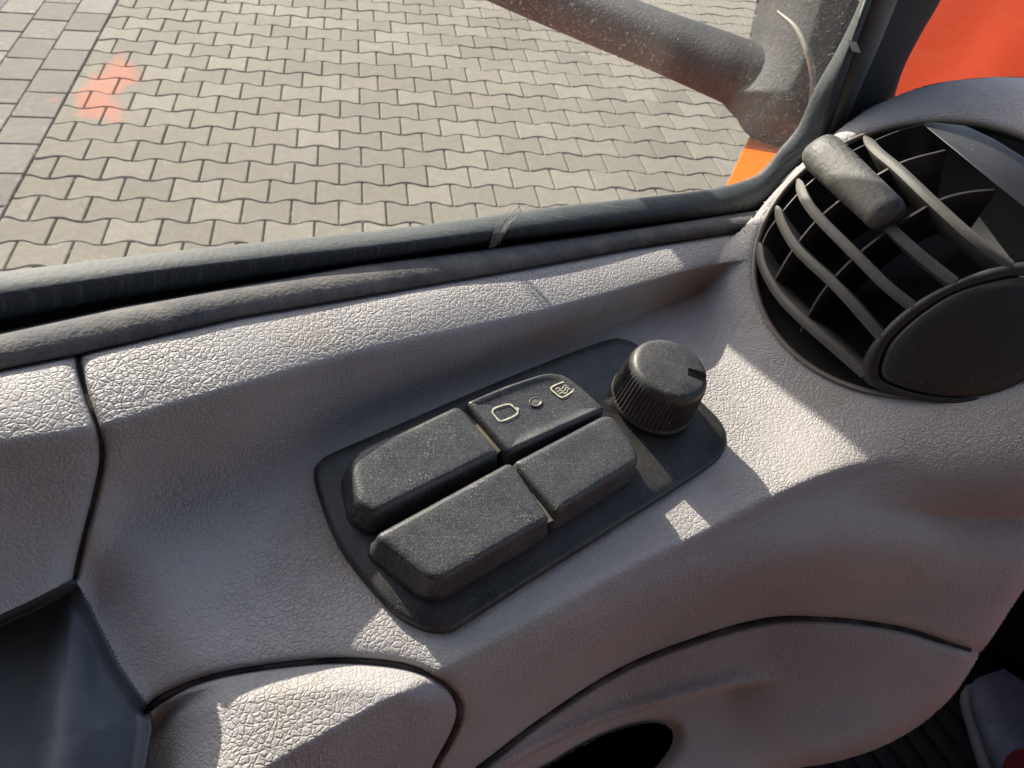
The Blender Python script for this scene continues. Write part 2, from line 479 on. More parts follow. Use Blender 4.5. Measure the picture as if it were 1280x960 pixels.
# ------------------------------------------------------------------ interior trim surface
def curve_uv(pts, u):
    p = np.array(pts, float)
    # smooth interpolation in u of (v, h)
    out = []
    for k in (1, 2):
        x, y = p[:, 0], p[:, k]
        d = np.gradient(y, x)
        i = np.clip(np.searchsorted(x, u) - 1, 0, len(x) - 2)
        hh = x[i + 1] - x[i]; tt = np.clip((u - x[i]) / hh, -0.2, 1.2)
        out.append((2 * tt ** 3 - 3 * tt ** 2 + 1) * y[i] + (tt ** 3 - 2 * tt ** 2 + tt) * hh * d[i] + (-2 * tt ** 3 + 3 * tt ** 2) * y[i + 1] + (tt ** 3 - tt ** 2) * hh * d[i + 1])
    return out
def hr(u): return np.interp(u, [-90, 50, 230, 316, 500, 700, 900, 1370], [.037, .036, .034, .0318, .0265, .0207, .0160, .0140])
C0p = [(-90, 480), (0, 462), (105, 441), (300, 396), (480, 366), (675, 332), (787, 311), (930, 289), (1050, 272), (1370, 240)]
C0 = [(u, v, hr(u)) for u, v in C0p]
C1 = [(u, v + 16, hr(u) + .0004) for u, v in C0p]
C2 = [(-90, 560, 0), (0, 545, 0), (130, 523, 0), (250, 488, 0), (450, 433, 0), (650, 388, 0), (800, 350, 0), (900, 326, 0), (1370, 300, 0)]
C2 = [(u, v + 4, hr(u) * .94) for u, v, h in C2]
C3 = [(-90, 600, 0), (0, 588, 0), (130, 560, 0), (250, 520, 0), (450, 461, 0), (650, 411, 0), (800, 362, 0), (850, 343, 0), (900, 330, 0), (1370, 300.6, 0)]
C3 = [(u, v + 4, hr(u) * .70) for u, v, h in C3]
C4 = [(-90, 790, .0025), (0, 745, .0022), (110, 692, .002), (150, 648, .002), (200, 624, .0016), (330, 580, .0014), (400, 547, .0012), (470, 512, .0012), (600, 464, .0012), (700, 428, .0012), (800, 388, .0012), (870, 358, .0012), (960, 345, .0012), (1370, 301.2, .0012)]
C5 = [(u, v + w, .0) for (u, v, h), w in zip(C4, [30, 30, 30, 28, 18, 13, 12, 11, 10, 9, 8, 8, 8, 8])]
C6 = [(-90, 1010, -.004), (100, 1020, -.004), (180, 1030, -.004), (250, 1010, -.004), (350, 945, -.002), (450, 888, -.001), (520, 850, -.0006), (600, 806, -.0004), (700, 752, -.0002), (800, 698, 0.0), (870, 664, .001), (950, 622, .005), (1050, 580, .012), (1160, 560, .014), (1280, 540, .016), (1370, 530, .016)]
C7 = [(u, v + 26, h - .0045) for u, v, h in C6]
C8 = [(-90, 1120, -.02), (100, 1130, -.02), (250, 1100, -.02), (400, 1000, -.02), (500, 930, -.019), (600, 872, -.018), (700, 818, -.0175), (800, 768, -.017), (900, 722, -.013), (1050, 680, -.004), (1200, 676, -.002), (1370, 676, 0)]
C9 = [(-90, 1250, -.06), (300, 1180, -.06), (450, 1060, -.062), (540, 1010, -.062), (600, 960, -.062), (672, 903, -.062), (768, 841, -.060), (852, 805, -.055), (954, 776, -.047), (1038, 774, -.040), (1122, 785, -.038), (1224, 816, -.040), (1370, 840, -.040)]
C10 = [(u, v + 160, h - .035) for u, v, h in C9]
C11 = [(u, v + 160, h - .020) for u, v, h in C10]
CURVES = [C0, C1, C2, C3, C4, C5, C6, C7, C8, C9, C10, C11]

STEP = 2.0
US = np.arange(-85, 1322, STEP); VS = np.arange(80, 1045, STEP)
UU, VV = np.meshgrid(US, VS)
LIP = [(60, 690), (93, 722), (112, 755), (150, 830), (188, 885), (192, 912), (184, 960), (170, 1045)]
# seams
S1 = spline([(183, 890), (200, 874), (250, 851), (320, 836), (420, 826), (500, 832), (548, 850), (570, 872), (574, 895), (562, 925), (540, 965), (515, 1048)], 60)
S2 = spline([(480, 1060), (540, 1008), (599, 960), (672, 903), (768, 841), (852, 805), (954, 776), (1038, 774), (1122, 785), (1179, 802), (1226, 817)], 60)
S3 = spline([(96, 436), (101, 468), (110, 500), (124, 540), (127, 575), (118, 620), (105, 670), (93, 722)], 40)
EDGE = spline([(1372, 600), (1330, 668), (1280, 737), (1245, 790), (1226, 817)], 30)
EDGE2 = spline([(1226, 817), (1196, 864), (1165, 895), (1134, 917), (1094, 937), (1038, 954), (990, 962), (930, 985), (860, 1050)], 40)
TL_ = spline([(540, 1010), (600, 978), (680, 932), (760, 898), (830, 877), (900, 859), (950, 851), (978, 851)], 50)
HOLE = closed_spline([(640, 985), (690, 955), (740, 926), (790, 908), (825, 904), (841, 915), (836, 938), (812, 965), (770, 1000), (700, 1040), (640, 1030)], 60)
def nearest(pl, u, v):
    pl = np.array(pl, float); best = np.full(np.shape(u), 1e9); nu = np.zeros(np.shape(u)); nv_ = np.zeros(np.shape(u))
    for i in range(len(pl) - 1):
        a = pl[i]; d = pl[i + 1] - a; ll = d @ d
        t_ = np.clip(((u - a[0]) * d[0] + (v - a[1]) * d[1]) / ll, 0, 1)
        x, y = a[0] + t_ * d[0], a[1] + t_ * d[1]; q_ = np.hypot(u - x, v - y); m = q_ < best
        best = np.where(m, q_, best); nu = np.where(m, x, nu); nv_ = np.where(m, y, nv_)
    return best, nu, nv_
contour = [(850, 470), (848, 430), (854, 396), (867, 362), (905, 312), (940, 272), (977, 228), (1010, 196), (1037, 172), (1078, 140), (1138, 113), (1188, 101), (1252, 96), (1300, 99), (1372, 112), (1480, 180), (1560, 330), (1480, 560), (1300, 640), (1150, 640), (1000, 640), (900, 570)]
CT = spline(contour[3:16], 90)
for L_ in (CT, S1, S2, S3, EDGE, EDGE2, LIP, np.vstack([HOLE, HOLE[:1]]), np.array(C0p), TL_, np.array([(93, 722), (40, 750), (0, 768), (-95, 806)])):
    b_, nu_, nv_ = nearest(L_, UU, VV)
    m_ = b_ < 0.58 * STEP
    UU = np.where(m_, nu_, UU); VV = np.where(m_, nv_, VV)
Hh = np.zeros_like(UU)
cv = []; 
for c in CURVES:
    v, h = curve_uv(c, US); cv.append((v, h))
cvv = np.array([a for a, b in cv]); cvh = np.array([b for a, b in cv])
for k in range(1, len(cvv)): cvv[k] = np.maximum(cvv[k], cvv[k - 1] + 0.6)
for j in range(len(US)):
    x = cvv[:, j]; y = cvh[:, j]
    dx = np.diff(x); s = np.diff(y) / dx
    d = np.zeros_like(x)
    for k in range(1, len(x) - 1):
        if s[k - 1] * s[k] > 0:
            w1 = 2 * dx[k] + dx[k - 1]; w2 = dx[k] + 2 * dx[k - 1]
            d[k] = (w1 + w2) / (w1 / s[k - 1] + w2 / s[k])
    d[-1] = s[-1]
    vc_ = VV[:, j]; i = np.clip(np.searchsorted(x, vc_) - 1, 0, len(x) - 2)
    t_ = np.clip((vc_ - x[i]) / dx[i], 0, 1)
    Hh[:, j] = (2 * t_ ** 3 - 3 * t_ ** 2 + 1) * y[i] + (t_ ** 3 - 2 * t_ ** 2 + t_) * dx[i] * d[i] + (-2 * t_ ** 3 + 3 * t_ ** 2) * y[i + 1] + (t_ ** 3 - t_ ** 2) * dx[i] * d[i + 1]
# the tray dips towards its rear left end
dl, _ = dist_line(LIP, UU, VV)
Hh = Hh - 0.010 * np.exp(-(dl / 60.0) ** 2) * smoothstep(640, 760, VV) * smoothstep(60, 125, UU)
D = depth_h(UU, VV, Hh)

# ---- vent housing
VC_N = np.array([-0.40716758, -0.36993077, -0.8350843]) @ M.T
VC_D = 0.283
VC = CAM + ray(1145.5, 313.5) * VC_D
VR = 0.0560
e1 = np.cross([0, 0, 1.0], VC_N); e1 /= np.linalg.norm(e1); e2 = np.cross(VC_N, e1)
def rimplane(u, v, off=0.0):
    r = ray(u, v); d = ((VC - CAM) @ VC_N + off) / (r @ VC_N)
    p = CAM + r * d[..., None]; q = p - VC
    return d, q @ e1, q @ e2
Dr, qa, qb = rimplane(UU, VV)
rho = np.hypot(qa, qb); phi = np.arctan2(qb, qa)
contour = [(850, 470), (848, 430), (854, 396), (867, 362), (905, 312), (940, 272), (977, 228), (1010, 196), (1037, 172), (1078, 140), (1138, 113), (1188, 101), (1252, 96), (1300, 99), (1372, 112), (1480, 180), (1560, 330), (1480, 560), (1300, 640), (1150, 640), (1000, 640), (900, 570)]
cp = np.array(contour, float)
cd_, ca_, cb_ = rimplane(cp[:, 0], cp[:, 1])
cr = np.hypot(ca_, cb_); cphi = np.arctan2(cb_, ca_)
o_ = np.argsort(cphi); cphi = np.r_[cphi[o_][-2:] - 2 * np.pi, cphi[o_], cphi[o_][:2] + 2 * np.pi]; cr = np.r_[cr[o_][-2:], cr[o_], cr[o_][:2]]
rout = np.interp(phi, cphi, cr)
rout = np.maximum(rout, VR * 1.06)
q = np.clip((rho - VR) / (rout - VR), 0, 1.35)
span = (rout - VR)
qc = np.minimum(q, 1)
drop = np.minimum(0.65 * span + 0.003, 0.03) * (1 - np.sqrt(np.maximum(0, 1 - qc ** 2.6))) + 0.0010 * np.exp(-((rho - VR) / 0.002) ** 2)
drop = drop + np.maximum(0, q - 1) * 0.8
Dh = Dr + drop
Dt = smin(D, Dh, 0.013)
wr_ = np.exp(-(np.maximum(0, rho - VR) / 0.003) ** 2)
Dt = Dt * (1 - wr_) + Dh * wr_
inh = (q <= 1.0)
# silhouette rows where the housing stands free above the sill: nothing but housing there
c0v = np.interp(UU, [p_[0] for p_ in C0p], [p_[1] for p_ in C0p])
above = VV < c0v - 0.2
Dt = np.where(above, Dh, Dt)
# close to the trim's top edge over the sill keep the plain ridge
# grooves at seams
def groove(line, wpx, dep, lip=0.0):
    d, _ = dist_line(line, UU, VV)
    return dep * np.exp(-(d / wpx) ** 2) + lip * np.exp(-(d / (wpx * 3.2)) ** 2)
Dt = Dt + groove(S1, 5.0, 0.0035, 0.0010) + groove(S2, 5.0, 0.003, 0.0006) + groove(S3, 4.0, 0.0035, 0.0010)
for E_ in (EDGE, EDGE2):
    d, _ = dist_line(E_, UU, VV)
    x = np.clip(1 - d / 26.0, 0, 1)
    Dt = Dt + 0.011 * (1 - np.sqrt(1 - x * x * 0.98))
# top edge of the trim rolls down into the gap beside the strip
d = np.abs(VV - c0v)
Dt = Dt + np.where(~inh, 0.003 * np.exp(-(d / 3.5) ** 2), 0)
# rear piece stands a touch lower
P_REAR = [(-95, 440), (96, 436)] + [tuple(p_) for p_ in S3] + [(40, 750), (0, 768), (-95, 806)]
P_POCKET = [(-95, 806), (0, 768), (40, 750)] + LIP[1:] + [(165, 1060), (-95, 1060)]
P_COVER = [tuple(p_) for p_ in S1] + [(165, 1060)] + LIP[::-1][1:4]
P_LOWER = [tuple(p_) for p_ in S2] + [tuple(p_) for p_ in EDGE2] + [(480, 1060)]
P_MAINX = [(-95, 200), (1400, 60), (1400, 560)] + [tuple(p_) for p_ in EDGE] + [tuple(p_) for p_ in S2[::-1]] + [(-95, 1060)]
# insert: padded, bulging
in_pock = inside(P_POCKET, UU, VV)
dlp, _ = dist_line(LIP[1:], UU, VV); dtp, _ = dist_line([(93, 722), (40, 750), (0, 768), (-95, 806)], UU, VV)
foldu = np.interp(VV, [722, 800, 900, 960, 1060], [93, 84, 66, 54, 34])
pk = -0.0010 * np.exp(-(dlp / 5) ** 2) + 0.0016 * smoothstep(4, 22, dlp) + 0.00003 * dlp + 0.00042 * 10 * np.log1p(np.exp(np.clip((foldu - UU) / 10, -20, 20)))
pk = pk * smoothstep(0, 14, dtp) * smoothstep(0, 4, dlp)
Dt = np.where(in_pock, Dt + pk, Dt)
in_cover = inside(P_COVER, UU, VV); in_lower = inside(P_LOWER, UU, VV)
ds1, _ = dist_line(S1, UU, VV)
Dt = np.where(in_cover, Dt - 0.0028 * smoothstep(0, 40, ds1) + 0.010 * (1 - smoothstep(190, 300, UU)) * smoothstep(0, 25, ds1) , Dt)
# lower panel: finger recess below a lip, then a hollow round the dark opening
dt, tp = dist_line(TL_, UU, VV)
below = np.interp(UU, TL_[:, 0], TL_[:, 1]) < VV - 0.2
amp = 1 - smoothstep(900, 985, UU)
Dt = np.where(in_lower, Dt - 0.0035 * amp * np.exp(-(dt / 14) ** 2) * (~below) + 0.006 * amp * smoothstep(0, 5, dt) * below * np.exp(-(dt / 80.0) ** 2), Dt)
dhole, _ = dist_line(np.vstack([HOLE, HOLE[:1]]), UU, VV)
in_hole = inside(HOLE, UU, VV)
Dt = Dt + np.where(in_lower, 0.003 * np.exp(-(dhole / 10) ** 2), 0)
# slight unevenness of the moulding
Dt = Dt + 0.0004 * np.sin(UU / 47.0 + 1.3 * np.sin(VV / 61.0)) * np.sin(VV / 53.0 + 0.7)

POS = CAM + ray(UU, VV) * Dt[..., None]
# snap the rim of the vent opening
in_rim = rho < VR
fc_u = (UU[:-1, :-1] + UU[1:, 1:]) / 2; fc_v = (VV[:-1, :-1] + VV[1:, 1:]) / 2
allrim = in_rim[:-1, :-1] & in_rim[1:, :-1] & in_rim[:-1, 1:] & in_rim[1:, 1:]
near = in_rim
k = VR / np.maximum(rho, 1e-5)
rimpos = VC + (qa * k)[..., None] * e1 + (qb * k)[..., None] * e2
POS = np.where(near[..., None], rimpos - VC_N * 0.001, POS)
f_main = inside(P_MAINX, fc_u, fc_v)
f_top = fc_v > (np.interp(fc_u, [p_[0] for p_ in C0p], [p_[1] for p_ in C0p]))
qf = (q[:-1, :-1] + q[1:, 1:]) / 2
f_exist = (f_top | inside([tuple(p_) for p_ in CT] + [(1480, 420), (867, 420)], fc_u, fc_v)) & ~allrim
# behind/above sill line left of the housing keep out
ids = {}
f_rear = inside(P_REAR, fc_u, fc_v); f_pocket = inside(P_POCKET, fc_u, fc_v); f_cover = inside(P_COVER, fc_u, fc_v) & ~f_pocket
f_low = inside(P_LOWER, fc_u, fc_v) & ~inside(HOLE, fc_u, fc_v)
f_mainonly = f_exist & f_main & ~f_rear & ~f_pocket & ~f_cover & ~inside(P_LOWER, fc_u, fc_v)
def sub_mesh(name, fm, solid=0.003):
    nR, nC = UU.shape
    fi, fj = np.nonzero(fm)
    a = fi * nC + fj; quads = np.stack([a, a + nC, a + nC + 1, a + 1], -1)
    used, inv = np.unique(quads, return_inverse=True)
    inv = inv.reshape(quads.shape)
    pts = POS.reshape(-1, 3)[used]
    me = bpy.data.meshes.new(name)
    me.vertices.add(len(pts)); me.vertices.foreach_set('co', pts.ravel())
    me.loops.add(inv.size); me.loops.foreach_set('vertex_index', inv.ravel().astype(np.int32))
    me.polygons.add(len(inv)); me.polygons.foreach_set('loop_start', np.arange(0, inv.size, 4, dtype=np.int32))
    me.update(calc_edges=True); me.validate()
    return me
trim = thing('interior_trim', 'worn grey leather-grained moulded trim below the window, carrying the switches and the round vent', 'dashboard trim')
def trim_part(name, fm, mat, label=None, solid=0.004):
    me = sub_mesh(name, fm)
    o = obj(name, me, mat, trim)
    if label: o['label'] = label
    return o
main_o = trim_part('trim_panel', f_mainonly, MAT_leather)
trim_part('trim_panel', f_rear & f_exist, MAT_leather, 'short rear trim piece left of the curved seam')
trim_part('handle_cover', f_cover & ~f_rear, MAT_leather, 'rounded leather-grained cover inset at the bottom edge')
me = sub_mesh('lower_panel', f_low)
lo = obj('lower_panel', me, MAT_leather_fine, trim)
co_ = np.zeros(len(me.vertices) * 3, np.float32); me.vertices.foreach_get('co', co_)
lu, lv, _d = proj(co_.reshape(-1, 3))
sm_ = smoothstep(-1, 3, lv - np.interp(lu, TL_[:, 0], TL_[:, 1])) * (1 - smoothstep(930, 1030, lu + (lv - 850) * 0.3))
at = me.attributes.new('smooth', 'FLOAT', 'POINT'); at.data.foreach_set('value', sm_.astype(np.float32))
# turned-back edges give the mouldings their thickness
def dt_at(line):
    iu = np.clip(((line[:, 0] - US[0]) / STEP).round().astype(int), 0, len(US) - 1); iv = np.clip(((line[:, 1] - VS[0]) / STEP).round().astype(int), 0, len(VS) - 1)
    return Dt[iv, iu]
for E_, mt_ in ((EDGE, MAT_leather), (EDGE2, MAT_leather_fine)):
    d_ = np.convolve(np.pad(dt_at(E_), 2, mode='edge'), np.ones(5) / 5, 'valid')
    obj('panel_edge', loft_mesh('panel_edge', [at_depth(E_[:, 0], E_[:, 1], d_ + k_) for k_ in (-0.0004, 0.004, 0.012, 0.03)]), mt_, trim)
CT = CT[CT[:, 1] < np.interp(CT[:, 0], [a for a, b in C0p], [b for a, b in C0p]) - 14]; CT = CT[CT[:, 0] < 1318]; _n = len(CT)
d_ = np.convolve(np.pad(dt_at(CT[:_n]), 3, mode='edge'), np.ones(7) / 7, 'valid')
obj('panel_edge', loft_mesh('panel_edge', [at_depth(CT[:_n, 0], CT[:_n, 1], d_ + k_) for k_ in (-0.0012, 0.004, 0.012, 0.04)]), MAT_leather, trim)
for L_, w_ in ((S1, .00095), (S2[4:-1], .00075), (S3[3:], .0007)):
    d_ = dt_at(L_); d_ = np.convolve(np.pad(d_, 3, mode='edge'), np.ones(7) / 7, 'valid')
    obj('seam_shade', tube('seam_shade', at_depth(L_[:, 0], L_[:, 1], d_ - .0011), w_, 8), MAT_seam, trim)  # dark cord in the groove, painted shade of the seam
# dark opening in the lower panel
dh = np.interp(0, [0], [0])
iu = np.clip(((HOLE[:, 0] - US[0]) / STEP).round().astype(int), 0, len(US) - 1); iv = np.clip(((HOLE[:, 1] - VS[0]) / STEP).round().astype(int), 0, len(VS) - 1)
hd = Dt[iv, iu]
rows = [at_depth(HOLE[:, 0], HOLE[:, 1], hd + k_) for k_ in (-0.0018, 0.002, 0.03, 0.07)]
me = loft_mesh('opening_recess', rows, close_u=True)
bmx = bmesh.new(); bmx.from_mesh(me); bmx.verts.ensure_lookup_table(); bmx.faces.new([bmx.verts[i] for i in range(180, 240)]); bmx.to_mesh(me); bmx.free()
obj('opening_recess', me, MAT_void, trim)

trim_part('door_pocket', f_pocket & f_exist, MAT_pocket, 'smooth dark blue-grey moulding with a raised lip that catches a highlight')

# belt strip between trim and window seal
ST = [(-90, 436), (0, 419), (150, 386), (300, 359), (450, 333), (600, 314), (750, 293), (930, 266), (1060, 246)]
us = np.linspace(-88, 1055, 120)
top = np.interp(us, [a for a, b in ST], [b for a, b in ST]); bot = np.interp(us, [a for a, b in C0p], [b for a, b in C0p])
rows = []
for k_, h in ((-0.10, -.012), (0.0, .0012), (0.10, .0026), (0.35, .0030), (0.7, .0022), (0.90, .0008), (0.98, -.0005), (1.04, -.007)):
    rows.append(P(us, top * (1 - k_) + bot * k_, hr(us) + h))
obj('belt_strip', loft_mesh('belt_strip', rows), MAT_strip, trim)['label'] = 'dark dusty strip along the foot of the window'

# ------------------------------------------------------------------ side window: glass and rubber seal
win = thing('side_window', 'dusty scratched side window framed by a scuffed black rubber seal', 'window')
T_ = [(-95, 352), (0, 340), (225, 313), (480, 287), (600, 271), (722, 255), (850, 242), (903, 233), (941, 221), (960, 205), (974, 187), (998, 157), (1020, 108), (1044, 66), (1066, 22), (1085, -25), (1110, -90)]
R_ = [(-95, 384), (0, 370), (199, 340), (480, 307), (600, 292), (722, 279), (860, 266), (925, 256), (960, 246), (982, 228), (1000, 205), (1022, 172), (1036, 132), (1053, 82), (1072, 30), (1090, -20), (1114, -88)]
B_ = [(-95, 414), (0, 400), (199, 365), (480, 322), (600, 303), (722, 289), (860, 274), (930, 264), (975, 254), (1000, 240), (1016, 216), (1030, 180), (1043, 140), (1060, 88), (1078, 34), (1096, -16), (1120, -86)]
n = 150
Ts = spline(T_, n); Rs = spline(R_, n); Bs = spline(B_, n)
rows = [Pw(Ts[:, 0], Ts[:, 1], -0.005), Pw(Ts[:, 0], Ts[:, 1], -0.001), Pw(*(Ts * .85 + Rs * .15).T, 0.0012), Pw(*(Ts * .5 + Rs * .5).T, 0.0050), Pw(*(Ts * .15 + Rs * .85).T, 0.0078), Pw(*(Ts * .05 + Rs * .95).T, 0.0083), Pw(*(Rs * .97 + Bs * .03).T, 0.0086),
        Pw(*(Rs * .85 + Bs * .15).T, 0.0087), Pw(*(Rs * .4 + Bs * .6).T, 0.0085), Pw(*(Rs * .1 + Bs * .9).T, 0.0080), Pw(Bs[:, 0], Bs[:, 1], 0.0068), Pw(Bs[:, 0], Bs[:, 1] + 2, 0.002), Pw(Bs[:, 0], Bs[:, 1], -0.004)]
# lower the foot of the seal slightly so that the gap stays open
obj('rubber_seal', loft_mesh('rubber_seal', rows, close_v=True), MAT_rubber, win)
# dark channel under the seal
ku = np.linspace(-90, 1000, 80)
kt_ = np.interp(ku, [a for a, b in ST], [b for a, b in ST]); kb_ = np.interp(ku, [a for a, b in B_[:9]], [b for a, b in B_[:9]])
obj('seal_channel', loft_mesh('seal_channel', [P(ku, kt_ + 9, hr(ku) - .012), P(ku, kt_ - 2, hr(ku) - .012), Pw(ku, kb_ - 3, 0.0035), Pw(ku, kb_ - 14, 0.0035)]), MAT_void, win)
# glass pane
Wp = lambda s_, z_, o_: _a + WDIR * s_ + WN * o_ + np.array([0, 0, z_ - _a[2]])
def wcoord(p): return (p - _a) @ WDIR, p[2]
sr = wcoord(Pw(1020.0, 140.0))[0]
zb = min(wcoord(Pw(0.0, 345.0))[1], wcoord(Pw(900.0, 240.0))[1]) - 0.01
gv = []
for o_ in (-0.004, 0.0):
    gv += [Wp(-0.75, zb, o_), Wp(wcoord(Pw(1010., 180.))[0], zb, o_), Wp(wcoord(Pw(1030., 120.))[0] , wcoord(Pw(1030., 120.))[1], o_), Wp(wcoord(Pw(1110., -90.))[0], wcoord(Pw(1110., -90.))[1], o_), Wp(wcoord(Pw(1110., -90.))[0] - 0.15, zb + 0.55, o_), Wp(-0.75, zb + 0.55, o_)]
me = mesh_from('glass_pane', gv, [(0, 1, 2, 3, 4, 5), (11, 10, 9, 8, 7, 6)] + [(i, (i + 1) % 6 + 0, (i + 1) % 6 + 6, i + 6) for i in range(6)])
fix_normals(me)
t = NT('window_glass')
tr = t.node('ShaderNodeBsdfTransparent'); tr.inputs[0].default_value = rgb(0.97, 0.98, 0.97)
gl = t.node('ShaderNodeBsdfGlossy'); gl.inputs['Roughness'].default_value = 0.03
fr = t.node('ShaderNodeLayerWeight'); fr.inputs[0].default_value = 0.5
mx = t.node('ShaderNodeMixShader'); t.l(t.math('ADD', t.math('MULTIPLY', t.math('POWER', fr.outputs['Facing'], 5.0), 0.03), 0.004), mx.inputs[0]); t.l(tr.outputs[0], mx.inputs[1]); t.l(gl.outputs[0], mx.inputs[2])
df = t.node('ShaderNodeBsdfDiffuse'); df.inputs[0].default_value = rgb(0.8, 0.77, 0.72)
tl = t.node('ShaderNodeBsdfTranslucent'); tl.inputs[0].default_value = rgb(0.85, 0.82, 0.78)
ad = t.node('ShaderNodeMixShader'); ad.inputs[0].default_value = 0.55; t.l(df.outputs[0], ad.inputs[1]); t.l(tl.outputs[0], ad.inputs[2])
film = t.rng(t.noise(14, 5, 0.7).outputs[0], 0.3, 0.8, 0.006, 0.024)
vv = t.voro(420); vc = t.node('ShaderNodeSeparateColor'); t.l(vv.outputs['Color'], vc.inputs[0])
spk = t.math('MULTIPLY', t.math('LESS_THAN', vv.outputs['Distance'], 0.20), t.math('GREATER_THAN', vc.outputs[0], 0.80))
vv2 = t.voro(1100); vc2 = t.node('ShaderNodeSeparateColor'); t.l(vv2.outputs['Color'], vc2.inputs[0])
spk2 = t.math('MULTIPLY', t.math('LESS_THAN', vv2.outputs['Distance'], 0.28), t.math('GREATER_THAN', vc2.outputs[0], 0.62))
# fine swirled hair scratches
def hair(rot, sx, sy, thr):
    q_ = t.node('ShaderNodeMapping'); t.l(t.addv(t.pos, t.scalev(t.noise(10, 1).outputs['Color'], 0.02)), q_.inputs[0]); q_.inputs['Rotation'].default_value = rot; q_.inputs['Scale'].default_value = (sx, sy, sy)
    return t.rng(t.noise(1.0, 2, 0.6, vec=q_.outputs[0]).outputs[0], thr, thr + 0.05, 0, 1)
h1 = hair((0.3, 0.8, 0.2), 18, 900, 0.70); h2 = hair((0.9, -0.7, 0.5), 14, 800, 0.70); h3 = hair((0.2, 1.4, 0.9), 14, 1000, 0.70)
hs = t.math('MAXIMUM', t.math('MAXIMUM', h1, h2), h3)
dust = t.math('ADD', film, t.math('MULTIPLY', spk, 0.06), True)
dust = t.math('ADD', dust, t.math('MULTIPLY', spk2, 0.05), True)
dust = t.math('ADD', dust, t.math('MULTIPLY', hs, 0.10), True)
m2 = t.node('ShaderNodeMixShader'); t.l(dust, m2.inputs[0]); t.l(mx.outputs[0], m2.inputs[1]); t.l(ad.outputs[0], m2.inputs[2])
t.l(m2.outputs[0], t.out.inputs[0])
obj('glass_pane', me, t.m, win, smooth=False)
rs = random.Random(3); bm_ = bmesh.new()
for k_ in range(13):
    f_ = k_ / 12; a0 = np.array([612 + 10 * f_ + rs.uniform(-2, 2), 311 - 6 * f_]); a1 = np.array([640 + 22 * f_ + rs.uniform(-3, 3), 259 - 3 * f_ + rs.uniform(-4, 4)])
    ln = [a0 * (1 - q_) + a1 * q_ + np.array([rs.uniform(-1, 1) - 5 * math.sin(q_ * 3), 0]) for q_ in np.linspace(0, 1, 5)]
    offs = [0.0100, 0.0094, 0.0088, 0.0078, 0.0060]
    m_ = tube('s', [Pw(p_[0], p_[1], o_) for p_, o_ in zip(ln, offs)], 0.00009, 5); bm_.from_mesh(m_)
me = bpy.data.meshes.new('dried_smear'); bm_.to_mesh(me); bm_.free()
obj('dried_smear', me, dusty_plastic('smear', base=(0.34, 0.34, 0.32), rough=0.7, film=0.2), win)
# bright cut edge of the pane
pts = [Pw(u_, v_, 0.0075) for u_, v_ in [(1022, 178), (1036, 137), (1060, 68), (1083, 0), (1112, -85)]]
obj('glass_edge', tube('glass_edge', spline(pts, 24), 0.0008, 8), MAT_edge, win)

# ------------------------------------------------------------------ windscreen pillar
pil = thing('windscreen_pillar', 'black pillar between the side window and the orange bodywork', 'pillar')
A = [(1024, 176), (1040, 135), (1062, 70), (1086, 0), (1116, -90)]
Bq = [(1050, 170), (1080, 100), (1102, 50), (1122, 0), (1155, -90)]
Cq = [(1105, 172), (1126, 95), (1150, 45), (1176, 0), (1222, -90)]
As, Bs_, Cs = spline(A, 40), spline(Bq, 40), spline(Cq, 40)
ext = lambda L: np.vstack([L[0] + (L[0] - L[3]) * np.array([1, 1]) * k for k in (10, 5)] + [L])
As, Bs_, Cs = ext(As), ext(Bs_), ext(Cs)
rows = [Pw(As[:, 0], As[:, 1], 0.004), Pw(*(As * .6 + Bs_ * .4).T, 0.008), Pw(Bs_[:, 0], Bs_[:, 1], 0.006), Pw(Bs_[:, 0], Bs_[:, 1], -0.002)]
obj('pillar_seal', loft_mesh('pillar_seal', rows), dusty_plastic('seal_grey', base=(0.05, 0.052, 0.055), film=0.3, speck=0.1), pil)
rows = [Pw(Bs_[:, 0], Bs_[:, 1], 0.002), Pw(*(Bs_ * .6 + Cs * .4).T, -0.001), Pw(*(Bs_ * .1 + Cs * .9).T, -0.008), Pw(Cs[:, 0], Cs[:, 1], -0.014), Pw(Cs[:, 0], Cs[:, 1], -0.05)]
obj('pillar_cover', loft_mesh('pillar_cover', rows), MAT_pillar, pil)
c_ = Pw(1066., 58., 0.010)
cl = loft_mesh('clip', [Pw(np.array([1060., 1071, 1076, 1065]), np.array([50., 53, 66, 64]), z_) for z_ in (0.004, 0.0105)], close_u=True, caps=True)
obj('clip', cl, MAT_edge, pil, smooth=False)

# ------------------------------------------------------------------ orange bodywork seen through the panes
body = thing('truck_body', 'orange painted truck bodywork outside the cab window', 'truck')
# upper right panel, gently curved with a pressed crease
PN = np.array([-0.25, -0.10, 0.96]); PN /= np.linalg.norm(PN); PC = at_depth(1210., 60., 0.62)
rows = []
for k_ in np.linspace(0, 1, 14):
    u_ = np.array([1060, 1110, 1150, 1200, 1225, 1260, 1330, 1420.]); v_ = np.full(8, -110 + 340 * k_)
    r_ = ray(u_, v_); d_ = ((PC - CAM) @ PN + 0.004 * np.tanh((u_ - 1235 + (v_ - 60) * 0.8) / 12)) / (r_ @ PN)
    rows.append(CAM + r_ * d_[:, None])
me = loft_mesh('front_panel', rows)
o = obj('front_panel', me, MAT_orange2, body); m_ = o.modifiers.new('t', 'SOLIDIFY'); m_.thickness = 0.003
m_ = o.modifiers.new('s', 'SUBSURF'); m_.levels = 2; m_.render_levels = 2
